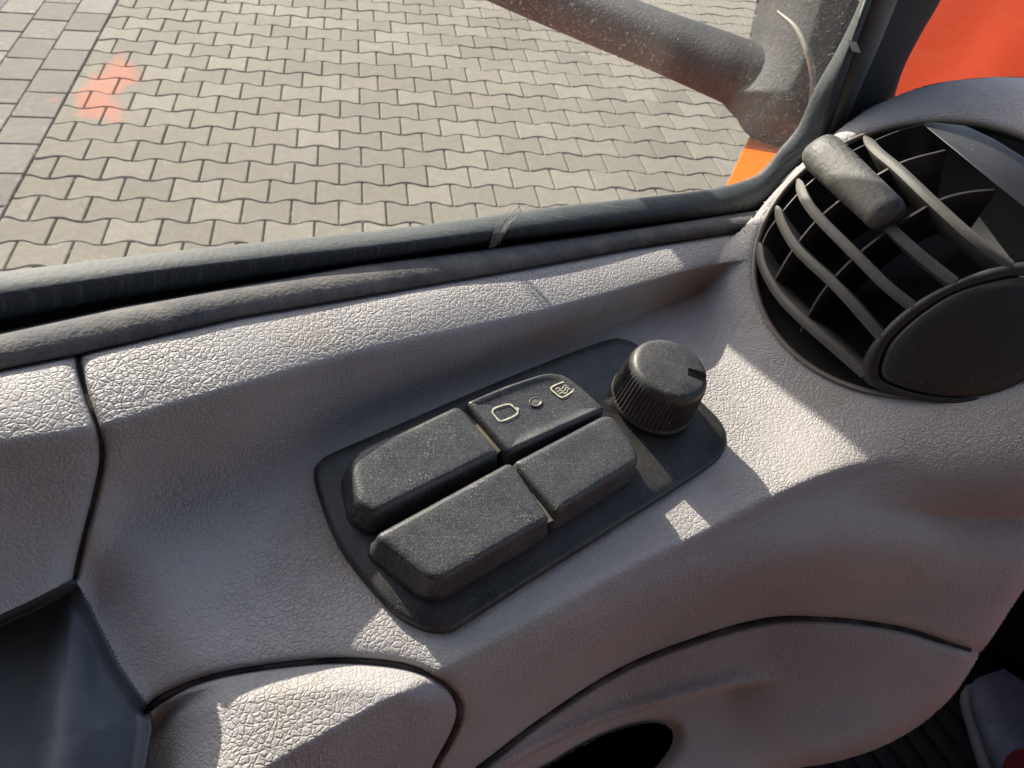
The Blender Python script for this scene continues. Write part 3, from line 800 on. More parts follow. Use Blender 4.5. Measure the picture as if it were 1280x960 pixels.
# wing below the mirror
F = [(936, 170), (985, 168), (1075, 168), (1000, 262), (893, 262)]
FN = np.array([-0.10, 0.22, 0.97]); FC = at_depth(940., 205., .47)
wp = [CAM + ray(u_, v_) * (((FC - CAM) @ FN) / (ray(u_, v_) @ FN)) for u_, v_ in F]
rr = []
for q_ in wp: rr.append(q_)
top_ = np.array(rr); down = top_ + np.array([0, 0, -0.02]); down2 = top_ + np.array([0, 0, -0.12]) + WN * 0.03
me = loft_mesh('side_wing', [top_ * 0.96 + top_.mean(0) * 0.04 + np.array([0, 0, 0.001]), top_ - np.array([0, 0, 0.002]), down, down2], close_u=True, caps=True)
obj('side_wing', me, MAT_orange, body, smooth=False)
# door skin outside, from below the seal down
zt = zb - 0.03
sk = [np.array([Wp(s_, zt, -0.012) for s_ in np.linspace(-0.9, 0.95, 20)]), np.array([Wp(s_, zt - 0.02, -0.020) for s_ in np.linspace(-0.9, 0.95, 20)]), np.array([Wp(s_, 1.2, -0.035) for s_ in np.linspace(-0.9, 0.95, 20)]), np.array([Wp(s_, 0.55, -0.02) for s_ in np.linspace(-0.9, 0.95, 20)]), np.array([Wp(s_, 0.5, 0.0) for s_ in np.linspace(-0.9, 0.95, 20)])]
bend = lambda r_: np.array([p_ - (WN * 0.25 + np.array([0, 0, 0.05 * (p_[2] > 1.3)])) * smoothstep(0.22, 0.95, (p_ - _a) @ WDIR) - np.array([0, 0, 0.07 * (p_[2] > 1.3)]) * smoothstep(0.10, 0.26, (p_ - _a) @ WDIR) for p_ in r_])
sk = [bend(r_) for r_ in sk]
obj('door_lining', loft_mesh('door_lining', [r_ + WN * 0.006 for r_ in sk]), MAT_pillar, body)
o = obj('door_skin', loft_mesh('door_skin', sk), MAT_orange, body); m_ = o.modifiers.new('t', 'SOLIDIFY'); m_.thickness = 0.002
# firewall closing the footwell ahead
fw = [Wp(0.75, 1.70, 0.0), Wp(0.75, 1.70, 1.5), Wp(0.95, 0.75, 1.5), Wp(0.95, 0.75, 0.0)]
fw2 = [p_ + WDIR * 0.03 for p_ in fw]
me = mesh_from('firewall', fw + fw2, [(0, 1, 2, 3), (7, 6, 5, 4), (0, 4, 5, 1), (1, 5, 6, 2), (2, 6, 7, 3), (3, 7, 4, 0)])
obj('firewall', me, MAT_pillar, body, smooth=False)

# the cab round the viewpoint: headliner, rear wall, far side, window header
t = NT('headliner'); t.l(t.ramp(t.noise(30, 5).outputs[0], [(0.3, rgb(0.22, 0.205, 0.20)), (0.7, rgb(0.28, 0.26, 0.25))]), t.b.inputs['Base Color']); t.b.inputs['Roughness'].default_value = 0.9; MAT_head = t.m
t = NT('cab_lining'); t.l(t.ramp(t.noise(30, 5).outputs[0], [(0.3, rgb(0.06, 0.038, 0.036)), (0.7, rgb(0.10, 0.065, 0.06))]), t.b.inputs['Base Color']); t.b.inputs['Roughness'].default_value = 0.9; MAT_line = t.m
cab = thing('cab_interior', 'headliner, rear wall and far door of the cab round the viewpoint', 'cab')
def slab(name, pts, thick, mat):
    p = np.array(pts); nn = np.cross(p[1] - p[0], p[2] - p[0]); nn /= np.linalg.norm(nn)
    q_ = p + nn * thick; k_ = len(p)
    me = mesh_from(name, list(p) + list(q_), [tuple(range(k_))[::-1], tuple(range(k_, 2 * k_))] + [(i, (i + 1) % k_, (i + 1) % k_ + k_, i + k_) for i in range(k_)])
    fix_normals(me); return obj(name, me, mat, cab, smooth=False)
slab('headliner', [Wp(-0.95, 2.50, 0.02), Wp(0.80, 2.50, 0.02), Wp(0.80, 2.50, 1.9), Wp(-0.95, 2.50, 1.9)], 0.03, MAT_head)
slab('rear_wall', [Wp(-0.93, 0.9, 0.0), Wp(-0.93, 2.5, 0.0), Wp(-0.93, 2.5, 1.9), Wp(-0.93, 0.9, 1.9)], 0.03, MAT_line)
slab('far_door', [Wp(-0.93, 0.9, 1.92), Wp(0.9, 0.9, 1.92), Wp(0.9, 2.3, 1.92), Wp(-0.93, 2.3, 1.92)], 0.03, MAT_line)
slab('seat_back', [Wp(-0.62, 1.2, 0.28), Wp(-0.72, 2.05, 0.30), Wp(-0.72, 2.05, 0.78), Wp(-0.62, 1.2, 0.78)], 0.10, MAT_line)

# ------------------------------------------------------------------ wing mirror outside
mir = thing('wing_mirror', 'black plastic mirror arm and mounting foot outside the window', 'mirror')
AD = 0.52
ap = [at_depth(u_, v_, d_) for u_, v_, d_ in [(380, -130, .66), (540, -65, .60), (700, 2, .56), (866, 68, .52), (930, 94, .505), (985, 115, .50)]]
apath = spline(ap, 60)
r_ = np.interp(np.linspace(0, 1, 60), [0, .6, 0.8, 0.86, 1], [0.0185, 0.0185, 0.0188, 0.0195, 0.021])
obj('arm', tube('arm', apath, r_, 28), MAT_mirror, mir)
# foot: swelling body behind the glass
FO = closed_spline([(955, -70), (946, 0), (940, 30), (934, 56), (922, 78), (903, 100), (899, 120), (907, 134), (921, 149), (931, 165), (950, 178), (978, 190), (1010, 190), (1050, 150), (1090, 60), (1130, -70), (1040, -110)], 90)
def grid_body(name, outline, depth, bulge, soft, mat, parent, step=3.0, back=0.04):
    """a moulded body: bulging front inside an outline and walls running back from its rim"""
    ol = np.vstack([outline, outline[:1]])
    gu, gv_ = np.meshgrid(np.arange(ol[:, 0].min() - step, ol[:, 0].max() + 2 * step, step), np.arange(ol[:, 1].min() - step, ol[:, 1].max() + 2 * step, step))
    dd_, nu_, nv_ = nearest(ol, gu, gv_)
    out_ = ~inside(outline, gu, gv_)
    snap_ = (dd_ < .6 * step) | (out_ & (dd_ < 1.6 * step))
    gu = np.where(snap_, nu_, gu); gv_ = np.where(snap_, nv_, gv_); dd_ = np.where(snap_, 0, dd_)
    ok = snap_ | ~out_
    dep = depth(gu, gv_) - bulge * np.sqrt(1 - np.exp(-(dd_ / soft) ** 1.3))
    pts = at_depth(gu, gv_, dep)
    fmask = ok[:-1, :-1] & ok[1:, :-1] & ok[:-1, 1:] & ok[1:, 1:]
    nC = gu.shape[1]; fi, fj = np.nonzero(fmask); a_ = fi * nC + fj
    quads = np.stack([a_, a_ + nC, a_ + nC + 1, a_ + 1], -1); used, inv = np.unique(quads, return_inverse=True); inv = inv.reshape(quads.shape)
    me_ = mesh_from(name, pts.reshape(-1, 3)[used], [tuple(int(x) for x in q_) for q_ in inv])
    dr = depth(outline[:, 0], outline[:, 1])
    v_, f_ = loft([at_depth(outline[:, 0], outline[:, 1], dr + k_) for k_ in (-.0002, back * .3, back)], close_u=True)
    bm_ = bmesh.new(); bm_.from_mesh(me_); m2_ = mesh_from('x', v_, f_); bm_.from_mesh(m2_); bmesh.ops.remove_doubles(bm_, verts=bm_.verts, dist=1e-6); bm_.to_mesh(me_); bm_.free()
    return obj(name, me_, mat, parent)
fdep = lambda u_, v_: 0.500 - 0.02 * (u_ - 1000) / 100
grid_body('mounting_foot', FO, fdep, 0.040, 45.0, MAT_mirror, mir)
rg = spline([(972, 14), (996, 36), (1010, 66), (1016, 98), (1013, 128), (1004, 155)], 26)
_dd = nearest(np.vstack([FO, FO[:1]]), rg[:, 0], rg[:, 1])[0]; dr2 = fdep(rg[:, 0], rg[:, 1]) - 0.040 * np.sqrt(1 - np.exp(-(_dd / 45.0) ** 1.3))
rad = 0.0021 * np.sin(np.linspace(0.12, 3.02, 26)) ** 0.7
obj('highlight_ridge', tube('highlight_ridge', at_depth(rg[:, 0], rg[:, 1], dr2), rad, 10), dusty_plastic('ridge_highlight', base=(0.16, 0.15, 0.12), film=0.4), mir)  # paler than the foot: sunlit crescent highlight put into the colour
obj('ferrule', tube('ferrule', [at_depth(920, 90, .512) , at_depth(926, 92.5, .511)], 0.0204, 28), MAT_edge, mir)

# mirror head, hanging above the picture; its lower corner shades the front end of the sill
bl_ = at_depth(445., -434., .333); br_ = at_depth(575., -434., .333)
wd = br_ - bl_; wd[2] = 0; outw = -WN * 0.06
loop = []
for a_ in np.linspace(0, 2 * np.pi, 32, endpoint=False):
    ca_2, sa_2 = math.cos(a_), math.sin(a_); sq = (abs(ca_2) ** 6 + abs(sa_2) ** 6) ** (-1 / 6)
    loop.append((0.5 + 0.5 * ca_2 * sq, 0.5 + 0.5 * sa_2 * sq))
def hring(k_, z_): return np.array([bl_ + wd * (.5 + (x - .5) * k_) + outw * (.5 + (y - .5) * k_) + np.array([0, 0, z_]) for x, y in loop])
obj('mirror_head', loft_mesh('mirror_head', [hring(.9, 0), hring(.98, .002), hring(1, .006), hring(1, .30), hring(.9, .306)], close_u=True, caps=True), MAT_mirror, mir)

# ------------------------------------------------------------------ switch panel
sw = thing('switch_panel', 'black plastic switch panel with four flat rocker buttons and a ribbed knob', 'switch panel')
pz = lambda L, ox=380, oy=400, s_=0.4375: [(ox + x * s_, oy + y * s_) for x, y in L]
def offset_ring(pts3, off):
    """move a closed ring outward by off inside the tray plane"""
    p = np.array(pts3); t_ = np.roll(p, -1, 0) - np.roll(p, 1, 0); t_ /= np.linalg.norm(t_, axis=1)[:, None] + 1e-12
    nn = np.cross(t_, NREF); c = p.mean(0)
    if ((p - c) * nn).sum() < 0: nn = -nn
    return p + nn * off
def rounded(poly, r, n=9):
    """polygon with rounded corners, r a pixel radius or list of them"""
    p = np.array(poly, float); m = len(p); out = []
    for i in range(m):
        rr = r[i] if isinstance(r, (list, tuple)) else r
        a, b, c = p[i - 1], p[i], p[(i + 1) % m]
        d1 = (a - b); l1 = np.linalg.norm(d1); d2 = (c - b); l2 = np.linalg.norm(d2)
        q1 = b + d1 / l1 * min(rr, l1 * 0.45); q2 = b + d2 / l2 * min(rr, l2 * 0.45)
        for t_ in np.linspace(0, 1, n): out.append((1 - t_) ** 2 * q1 + 2 * t_ * (1 - t_) * b + t_ * t_ * q2)
    return np.array(out)
def resample(p, n):
    q_ = np.vstack([p, p[:1]]); s_ = np.r_[0, np.cumsum(np.linalg.norm(np.diff(q_, axis=0), axis=1))]
    k_ = np.linspace(0, s_[-1], n, endpoint=False)
    return np.stack([np.interp(k_, s_, q_[:, j]) for j in range(q_.shape[1])], -1)
def plate_ring(ring_px, h, off, span=0.02, href=None):
    href = h if href is None else href
    p3 = P(ring_px[:, 0], ring_px[:, 1], np.full(len(ring_px), href)) + NREF * (h - href) * S
    if off >= -0.0011: return offset_ring(p3, off * S)
    p3 = offset_ring(p3, -0.0011 * S); k_ = (-off - 0.0011) / span
    return p3 * (1 - k_) + p3.mean(0) * k_
PL = closed_spline(pz([(28, 440), (38, 412), (75, 383), (240, 312), (480, 208), (700, 118), (860, 60), (915, 57), (960, 80), (1060, 170), (1150, 250), (1195, 300), (1208, 345), (1196, 385), (1150, 425), (900, 585), (640, 750), (440, 878), (395, 890), (340, 882), (260, 838), (175, 745), (100, 640), (52, 530)]), 160)
rows = [plate_ring(PL, h, o_, href=.0015) for h, o_ in ((-.004, 0), (.0005, 0.0), (.0022, -.0003), (.0030, -.0012), (.0032, -.0030), (.0036, -.006), (.0040, -.010), (.0041, -.014))]
me = loft_mesh('base_plate', rows, close_u=True, caps=True)
obj('base_plate', me, MAT_plate, sw)
HT = 0.0148
BT = [
    ([(128, 405), (165, 362), (436, 240), (455, 250), (560, 376), (205, 552), (150, 520)], [10, 16, 5, 4, 2, 6, 8]),
    ([(462, 228), (575, 180), (696, 141), (748, 148), (806, 192), (866, 250), (590, 374)], [4, 30, 12, 10, 20, 4, 3]),
    ([(198, 612), (585, 402), (602, 410), (708, 566), (402, 742), (352, 738)], [12, 4, 5, 5, 12, 10]),
    ([(600, 402), (856, 268), (884, 270), (950, 356), (962, 402), (725, 548)], [5, 6, 8, 14, 8, 3])]
bmeshes = []
for bi, (poly, rad_) in enumerate(BT):
    px = resample(rounded(pz(poly), rad_), 96)
    prof = [(HT - .0001, -.0085), (HT, -.0035), (HT - .00015, -.0020), (HT - .0006, -.0009), (HT - .0014, -.0002), (HT - .0030, .0001), (HT - .0065, .0006), (.0060, .0016), (.002, .0024)]
    if bi == 1: prof = [(HT - .0012, -.0085), (HT - .0008, -.0035)] + prof[2:]
    rows = [plate_ring(px, h - .0005 * (bi in (1,)), o_, href=HT) for h, o_ in prof]
    me = loft_mesh('button', rows, close_u=True, caps=True)
    b = obj('button', me, MAT_switch, sw)
    b['label'] = ['far left blank button of the switch panel', 'far right button printed with two mirror symbols', 'near left blank button of the switch panel', 'near right blank button beside the knob'][bi]
    bmeshes.append(b)
# flat black sheet on the plate, painting the deep shade between the buttons
gap_px = resample(rounded(pz([(175, 470), (560, 290), (790, 230), (880, 300), (700, 500), (420, 650), (250, 640)]), 10), 60)
me = loft_mesh('button_gap_shade', [plate_ring(gap_px, .0044, 0), plate_ring(gap_px, .0046, -.001)], close_u=True, caps=True)
obj('button_gap_shade', me, MAT_void, sw)
div_m = dusty_plastic('seam_dust', base=(0.05, 0.045, 0.038), rough=0.8, speck=0.6, film=0.6, dust=(0.34, 0.28, 0.20), fscale=200, flo=0.2)
for a_, b_ in (((448, 268), (564, 374)), ((596, 426), (700, 580))):
    q_ = np.array(pz([a_, b_]))
    ln = np.array([q_[0] * (1 - k_) + q_[1] * k_ for k_ in np.linspace(0, 1, 8)])
    c3 = P(ln[:, 0], ln[:, 1], np.full(8, HT - .005)); t3 = (c3[-1] - c3[0]) / np.linalg.norm(c3[-1] - c3[0]); s3 = np.cross(t3, NREF)
    obj('seam_bar', loft_mesh('seam_bar', [c3 + s3 * w_ + NREF * z_ for w_, z_ in ((-.0026, -.006), (-.0022, -.0004), (-.0010, .0006), (.0010, .0006), (.0022, -.0004), (.0026, -.006))]), div_m, sw)
# printed pictograms
def ribbon(name, px, w, h, closed, parent):
    p3 = P(px[:, 0], px[:, 1], np.full(len(px), h)); n_ = len(p3)
    if closed: t_ = np.roll(p3, -1, 0) - np.roll(p3, 1, 0)
    else: t_ = np.gradient(p3, axis=0)
    t_ /= np.linalg.norm(t_, axis=1)[:, None]; s_ = np.cross(t_, NREF) * w / 2
    up = NREF * 0.00004
    rows = [p3 - s_, p3 - s_ + up, p3 + s_ + up, p3 + s_]
    v, f = [], []
    rows = np.array(rows); n2 = n_
    v = rows.reshape(-1, 3)
    for i in range(3):
        for j in range(n_ if closed else n_ - 1):
            j2 = (j + 1) % n_; f.append((i * n_ + j, i * n_ + j2, (i + 1) * n_ + j2, (i + 1) * n_ + j))
    me = mesh_from(name, v, f); fix_normals(me)
    return obj(name, me, MAT_print, parent, smooth=False)
iz = lambda L: np.array(pz(L, 560, 440, 0.171875))
HP = HT - .0005 - .0008 + .00002
bR = bmeshes[1]
def icon(polys, name):
    obs = []
    for L, closed, w in polys:
        pp = closed_spline(iz(L), 40) if closed else spline(iz(L), 20)
        obs.append(ribbon(name, pp, w, HP, closed, bR))
    bm_ = bmesh.new()
    for o_ in obs: bm_.from_mesh(o_.data)
    me_ = bpy.data.meshes.new(name); bm_.to_mesh(me_); bm_.free(); me_.materials.append(MAT_print)
    for o_ in obs: bpy.data.objects.remove(o_)
    return obj(name, me_, None, bR, smooth=False)
icon([([(322, 428), (345, 405), (425, 380), (458, 383), (478, 402), (504, 424), (506, 442), (480, 464), (402, 498), (372, 498), (352, 478), (330, 452)], True, .00052),
      ([(470, 398), (492, 404), (512, 412), (500, 422)], False, .0005)], 'mirror_symbol')
icon([([(748, 262), (770, 245), (835, 219), (868, 222), (888, 240), (910, 262), (910, 278), (885, 300), (838, 326), (812, 324), (790, 306), (760, 282)], True, .00052),
      ([(872, 238), (895, 243), (915, 252), (906, 262)], False, .0005),
      ([(780, 272), (800, 258), (816, 268), (834, 262), (842, 246), (862, 242)], False, .00030),
      ([(794, 288), (816, 277), (832, 285), (850, 276), (856, 260), (876, 254)], False, .00030),
      ([(808, 302), (832, 294), (848, 300), (866, 290), (870, 274), (888, 268)], False, .00030)], 'heated_mirror_symbol')
th = np.linspace(0, 2 * np.pi, 28, endpoint=False)
ledpx = iz([(637 + 48 * math.cos(a_), 364 + 34 * math.sin(a_)) for a_ in th])
me = loft_mesh('indicator_lamp', [plate_ring(ledpx, HP + k_, o_, href=HP) for k_, o_ in ((0, 0), (.00012, 0), (.00015, -.0003), (-.0001, -.0005), (.0001, -.0022))], close_u=True, caps=True)
obj('indicator_lamp', me, dusty_plastic('lamp_lens', base=(0.06, 0.05, 0.035), film=0.3, rough=0.3), bR)

# knob
kb = P(813., 503., .0036); KZ = NREF.copy()
ka = np.cross(KZ, [0, 1, 0]); ka /= np.linalg.norm(ka); kc = np.cross(KZ, ka)
def kring(r, z, amp=0.0, n_=240, teeth=60):
    a_ = np.linspace(0, 2 * np.pi, n_, endpoint=False)[:, None]
    rr = r + amp * (0.5 + 0.5 * np.tanh(2.2 * np.cos(a_ * teeth)))
    return kb + KZ * z + rr * (np.cos(a_) * ka + np.sin(a_) * kc)
kr = .0149; kt = .0139; kh = .0192
rows = [kring(kr * .55, -.001), kring(kr * .55, .0012), kring(kr - .0008, .0014), kring(kr - .0002, .0018), kring(kr, .0024), kring(kr - .0003, .0030), kring(kr - .00085, .0034, .00055)]
for k_ in np.linspace(0, 1, 8): rows.append(kring(kr - .0009 + (kt - kr) * k_ * 1.0, .0040 + (kh - .0075) * k_, .00060))
rows += [kring(kt - .00085, kh - .0028, .0003), kring(kt - .0009, kh - .0022), kring(kt - .0012, kh - .0012), kring(kt - .0020, kh - .00035), kring(kt - .0034, kh), kring(kt - .007, kh + .0001), kring(.0008, kh + .0002)]
me = loft_mesh('knob', rows, close_u=True, caps=True)
# pointer notch pressed into the top
pd = P(880., 472., .0036 + kh / S) - P(832., 458., .0036 + kh / S); pd /= np.linalg.norm(pd); pd -= KZ * (pd @ KZ); pd /= np.linalg.norm(pd); ps = np.cross(KZ, pd)
knob = obj('knob', me, MAT_knob, sw, angle=50)
nc = kb + KZ * kh
def nb(x, y, z): return nc + pd * x + ps * y + KZ * z
nv = [nb(.0045, .0022, .002), nb(.0045, -.0022, .002), nb(.018, -.0026, .002), nb(.018, .0026, .002), nb(.0060, .0016, -.0006), nb(.0060, -.0016, -.0006), nb(.018, -.0020, -.0040), nb(.018, .0020, -.0040)]
cut = mesh_from('cutter', nv, [(0, 1, 2, 3), (4, 7, 6, 5), (0, 4, 5, 1), (1, 5, 6, 2), (2, 6, 7, 3), (3, 7, 4, 0)]); fix_normals(cut)
cuto = bpy.data.objects.new('cutter', cut); col.objects.link(cuto)
bmod = knob.modifiers.new('notch', 'BOOLEAN'); bmod.object = cuto; bmod.solver = 'EXACT'
dg = bpy.context.evaluated_depsgraph_get(); nm = bpy.data.meshes.new_from_object(knob.evaluated_get(dg))
knob.modifiers.clear(); knob.data = nm; bpy.data.objects.remove(cuto)
nm.set_sharp_from_angle(angle=math.radians(45))

# ------------------------------------------------------------------ air vent
vent = thing('air_vent', 'round black air vent with dusty slats and a thumb tab in the dash corner', 'air vent')
def rimring(r, z, n_=128):
    a_ = np.linspace(0, 2 * np.pi, n_, endpoint=False)[:, None]
    return VC + VC_N * z + r * (np.cos(a_) * e1 + np.sin(a_) * e2)
rows = [rimring(VR + .0012, -.003), rimring(VR + .0002, -.0002), rimring(VR - .0006, -.0004), rimring(VR - .0010, -.002), rimring(VR - .0012, -.02), rimring(VR - .002, -.06), rimring(.01, -.062)]
t = NT('bore_wall'); t.l(t.ramp(t.noise(90, 4).outputs[0], [(0.4, rgb(0.006, 0.006, 0.007)), (0.75, rgb(0.02, 0.018, 0.016))]), t.b.inputs['Base Color']); t.b.inputs['Roughness'].default_value = 0.7
obj('bore', loft_mesh('bore', rows, close_u=True, caps=True), t.m, vent)
rows = [rimring(VR + .0010, .0006), rimring(VR + .0003, .0009), rimring(VR - .0007, .0003), rimring(VR - .0007, -.0015)]
obj('rim_edge', loft_mesh('rim_edge', rows, close_u=True), dusty_plastic('rim_brown', base=(0.10, 0.065, 0.045), film=0.3), vent)
def ball(u, v, lift=0.0):
    """meeting of a sight line with the bulged grille surface"""
    u = np.asarray(u, float); v = np.asarray(v, float)
    r = ray(u, v); p0 = CAM - VC; k_ = 7.5; c_ = 0.0265 + lift
    rN = r @ VC_N; pN = p0 @ VC_N; pr_ = r @ p0; rr_ = (r * r).sum(-1)
    A_ = k_ * (rr_ - rN ** 2); B_q = rN + 2 * k_ * (pr_ - pN * rN); C_ = pN - c_ + k_ * (p0 @ p0 - pN ** 2)
    disc = B_q ** 2 - 4 * A_ * C_
    d = np.where(disc > 0, (-B_q - np.sqrt(np.maximum(disc, 0))) / (2 * A_), -B_q / (2 * A_))
    return CAM + r * d[..., None]
def ballnormal(p):
    w = p - VC; a_ = (w @ e1)[..., None] * e1 + (w @ e2)[..., None] * e2
    nn = VC_N + 15.0 * a_; return nn / np.linalg.norm(nn, axis=-1)[..., None]
def blade(name, pxs, half, deep, n_=40, roundtip=True, lift=0.0, endtaper=True, parent=None, mat=None):
    px = spline(pxs, n_); c = ball(px[:, 0], px[:, 1], lift)
    nn = ballnormal(c); T = np.gradient(c, axis=0); T /= np.linalg.norm(T, axis=1)[:, None]
    nn = nn - T * (nn * T).sum(1)[:, None]; nn /= np.linalg.norm(nn, axis=1)[:, None]
    b_ = np.cross(T, nn)
    rows = []
    prof = [(-.35, -1.0), (-.9, -.25), (-1, -.10), (-.92, -.03), (-.55, 0.0 + .0), (0, .035), (.55, 0), (.92, -.03), (1, -.10), (.9, -.25), (.35, -1.0)] if roundtip else [(-.6, -1), (-1, -.02), (-.7, 0), (.7, 0), (1, -.02), (.6, -1)]
    k_ = np.linspace(0, 1, n_); hw = half * np.ones(n_)
    if endtaper: hw = half * np.sqrt(np.clip(k_ / 0.035, 0.12, 1))
    dp = deep * np.clip(0.35 + k_ * 6, 0, 1) if endtaper else deep * np.ones(n_)
    for x, z in prof: rows.append(c + b_ * (x * hw)[:, None] + nn * (z * dp)[:, None])
    rows = [np.array(r_) for r_ in np.array(rows).transpose(1, 0, 2)]
    return obj(name, loft_mesh(name, rows, close_u=True, caps=True), mat or MAT_slat, parent or vent, angle=50)
c2 = lambda L: [(840 + x * .4583, 80 + y * .4583) for x, y in L]
SL = [c2([(236, 488), (244, 550), (285, 625), (345, 690), (430, 765), (525, 848)]),
      c2([(284, 388), (300, 440), (345, 510), (440, 600), (500, 665), (572, 748)]),
      c2([(342, 314), (362, 370), (410, 430), (500, 520), (580, 600), (658, 664)]),
      c2([(428, 270), (500, 345), (600, 450), (690, 530), (772, 595)]),
      c2([(525, 196), (560, 235), (620, 285), (720, 380), (820, 470), (925, 548)])]
for i, L in enumerate(SL):
    blade('slat', L, 0.0019, 0.011)
VN = [c2([(236, 520), (262, 455), (330, 368), (385, 315), (470, 250), (560, 205), (640, 175), (720, 160)]),
      c2([(265, 620), (290, 570), (330, 505), (392, 428), (470, 362), (560, 302), (640, 262), (745, 234)]),
      c2([(350, 730), (370, 688), (412, 618), (485, 538), (570, 468), (660, 408), (730, 370), (800, 350), (885, 341)])]
for L in VN: blade('vane', L, 0.00055, 0.020, roundtip=False, lift=-0.0016, endtaper=False, mat=MAT_vent)
# ring round the end disc
ro = closed_spline(c2([(518, 852), (525, 800), (560, 745), (640, 668), (740, 608), (860, 560), (960, 540), (1060, 545), (1120, 600), (1130, 700), (1080, 820), (980, 890), (860, 925), (740, 925), (620, 905), (545, 880)]), 96)
ri = closed_spline(c2([(566, 846), (573, 802), (600, 752), (665, 690), (760, 628), (870, 592), (960, 578), (1040, 584), (1090, 625), (1095, 705), (1050, 800), (960, 865), (860, 905), (740, 908), (650, 892), (585, 868)]), 96)
def bl(px, lift=0.0): return ball(px[:, 0], px[:, 1], lift)
rows = [bl(ro, -.014), bl(ro, -.0012), bl(ro * .9 + ri * .1, .0002), bl(ro * .5 + ri * .5, .0004), bl(ro * .15 + ri * .85, .0000), bl(ri, -.0010), bl(ri, -.008)]
obj('disc_ring', loft_mesh('disc_ring', rows, close_u=True), MAT_vent, vent)
cc = ri.mean(0); rows = []
for k_, l_ in ((0.985, -.006), (0.983, -.0008), (.965, .0001), (.93, .0004), (.8, .0006), (.6, .0004), (.3, 0.0), (.05, 0.0)):
    q_ = cc + (ri - cc) * k_; rows.append(bl(q_, l_))
obj('end_disc', loft_mesh('end_disc', rows, close_u=True, caps=True), MAT_vent, vent)
# closed segment at the top right
cap = np.array(c2([(680, 162), (705, 158), (800, 168), (880, 205), (960, 255), (1040, 330), (1080, 430), (1060, 470), (1000, 430), (960, 392), (870, 318), (770, 235)]))
cap = resample(rounded(cap, 3, 3), 90); cm = cap.mean(0)
rows = [bl(cap, -.012), bl(cap, -.0004), bl(cm + (cap - cm) * .985, .0002), bl(cm + (cap - cm) * .9, .0002), bl(cm + (cap - cm) * .5, .0), bl(cm + (cap - cm) * .05, .0)]
obj('blanking_plate', loft_mesh('blanking_plate', rows, close_u=True, caps=True), MAT_vent, vent)
# thumb tab: a fat rounded paddle straddling the fourth slat
tp0 = ball(np.array([1026.]), np.array([197.]))[0]; tp1 = ball(np.array([1118.]), np.array([283.]))[0]
ta = tp1 - tp0; tl_ = np.linalg.norm(ta); ta /= tl_
tn = ballnormal(((tp0 + tp1) / 2)[None])[0]; tn -= ta * (tn @ ta); tn /= np.linalg.norm(tn); tb = np.cross(tn, ta)
rows = []
for s_ in np.linspace(0, 1, 34):
    x = s_ * tl_
    endr = 0.0085
    e = 1.0
    if x < endr: e = math.sqrt(max(0.0, 1 - ((endr - x) / endr) ** 2))
    if tl_ - x < 0.003: e = min(e, math.sqrt(max(0.0, 1 - ((0.003 - (tl_ - x)) / 0.003) ** 2)))
    e = max(e, 0.05)
    hgt = (0.0105 - 0.0030 * s_) ; wid = 0.0079 - 0.0015 * s_
    ring = []
    for a_ in np.linspace(0, 2 * np.pi, 40, endpoint=False):
        ca2, sa2 = math.cos(a_), math.sin(a_)
        sq = (abs(ca2) ** 2.5 + abs(sa2) ** 2.5) ** (-1 / 2.5)
        ring.append(tp0 + ta * x + tb * (wid * (0.35 + 0.65 * e) * sq * ca2) + tn * (0.0012 + hgt * 0.62 + hgt * 0.62 * e * sq * sa2 - 0.002))
    rows.append(np.array(ring))
tab = obj('thumb_tab', loft_mesh('thumb_tab', rows, close_u=True, caps=True), dusty_plastic('tab_dusty', base=(0.03, 0.028, 0.027), rough=0.55, speck=0.35, film=0.55, grain=500, graind=0.0004, dust=(0.16, 0.15, 0.13), fscale=130, flo=0.05), vent)
# mould line and grip pits
ml = [tp0 + ta * x + tn * (0.0012 + (0.0098 - 0.0035 * x / tl_) * 1.24 - 0.0020) for x in np.linspace(0.008, tl_ - 0.003, 14)]
obj('mould_line', tube('mould_line', ml, 0.00016, 6), MAT_slat, tab)
for i in range(9):
    x = 0.009 + i * 0.0030; side = 1
    w = 0.0072 - 0.0013 * i / 9
    c_ = tp0 + ta * x + tb * w * 0.99 + tn * (0.0075 + 0.0012 * ((i * 7) % 3 - 1) - 0.002 * i / 9)
    a_ = tb
    pts = [c_ + ta * dx + tn * dz for dx, dz in ((-.0008, 0), (-.0003, .0006), (.0003, .0003), (.0007, .0008))]
    pit = obj('grip_mark', tube('grip_mark', spline(pts, 6), 0.00042, 6), MAT_void, tab)

# ------------------------------------------------------------------ footwell: ribbed mat, leg with shoe
ZF = 1.02
def Pz(u, v, z):
    r = ray(u, v); s_ = (z - HC) / r[2]; return CAM + r * s_
mat_o = thing('floor_mat', 'dark ribbed rubber mat in the footwell at the lower right', 'floor mat')
fm_ = dusty_plastic('mat_rubber', base=(0.014, 0.015, 0.019), rough=0.85, speck=0.02, film=0.10, grain=300, graind=0.0005, dust=(0.16, 0.15, 0.15))
pc = Pz(1150., 900., ZF); dA = Pz(1200., 955., ZF) - Pz(1150., 890., ZF); dA /= np.linalg.norm(dA); dB = np.cross([0, 0, 1], dA)
def box_pts(c, a, b, la, lb, z0, z1):
    return [c + a * sa * la + b * sb * lb + np.array([0, 0, z]) for z in (z0, z1) for sa, sb in ((-1, -1), (1, -1), (1, 1), (-1, 1))]
BF = [(0, 3, 2, 1), (4, 5, 6, 7), (0, 1, 5, 4), (1, 2, 6, 5), (2, 3, 7, 6), (3, 0, 4, 7)]
obj('mat_base', mesh_from('mat_base', box_pts(pc, dA, dB, .9, .9, -.012, 0), BF), fm_, mat_o, smooth=False)
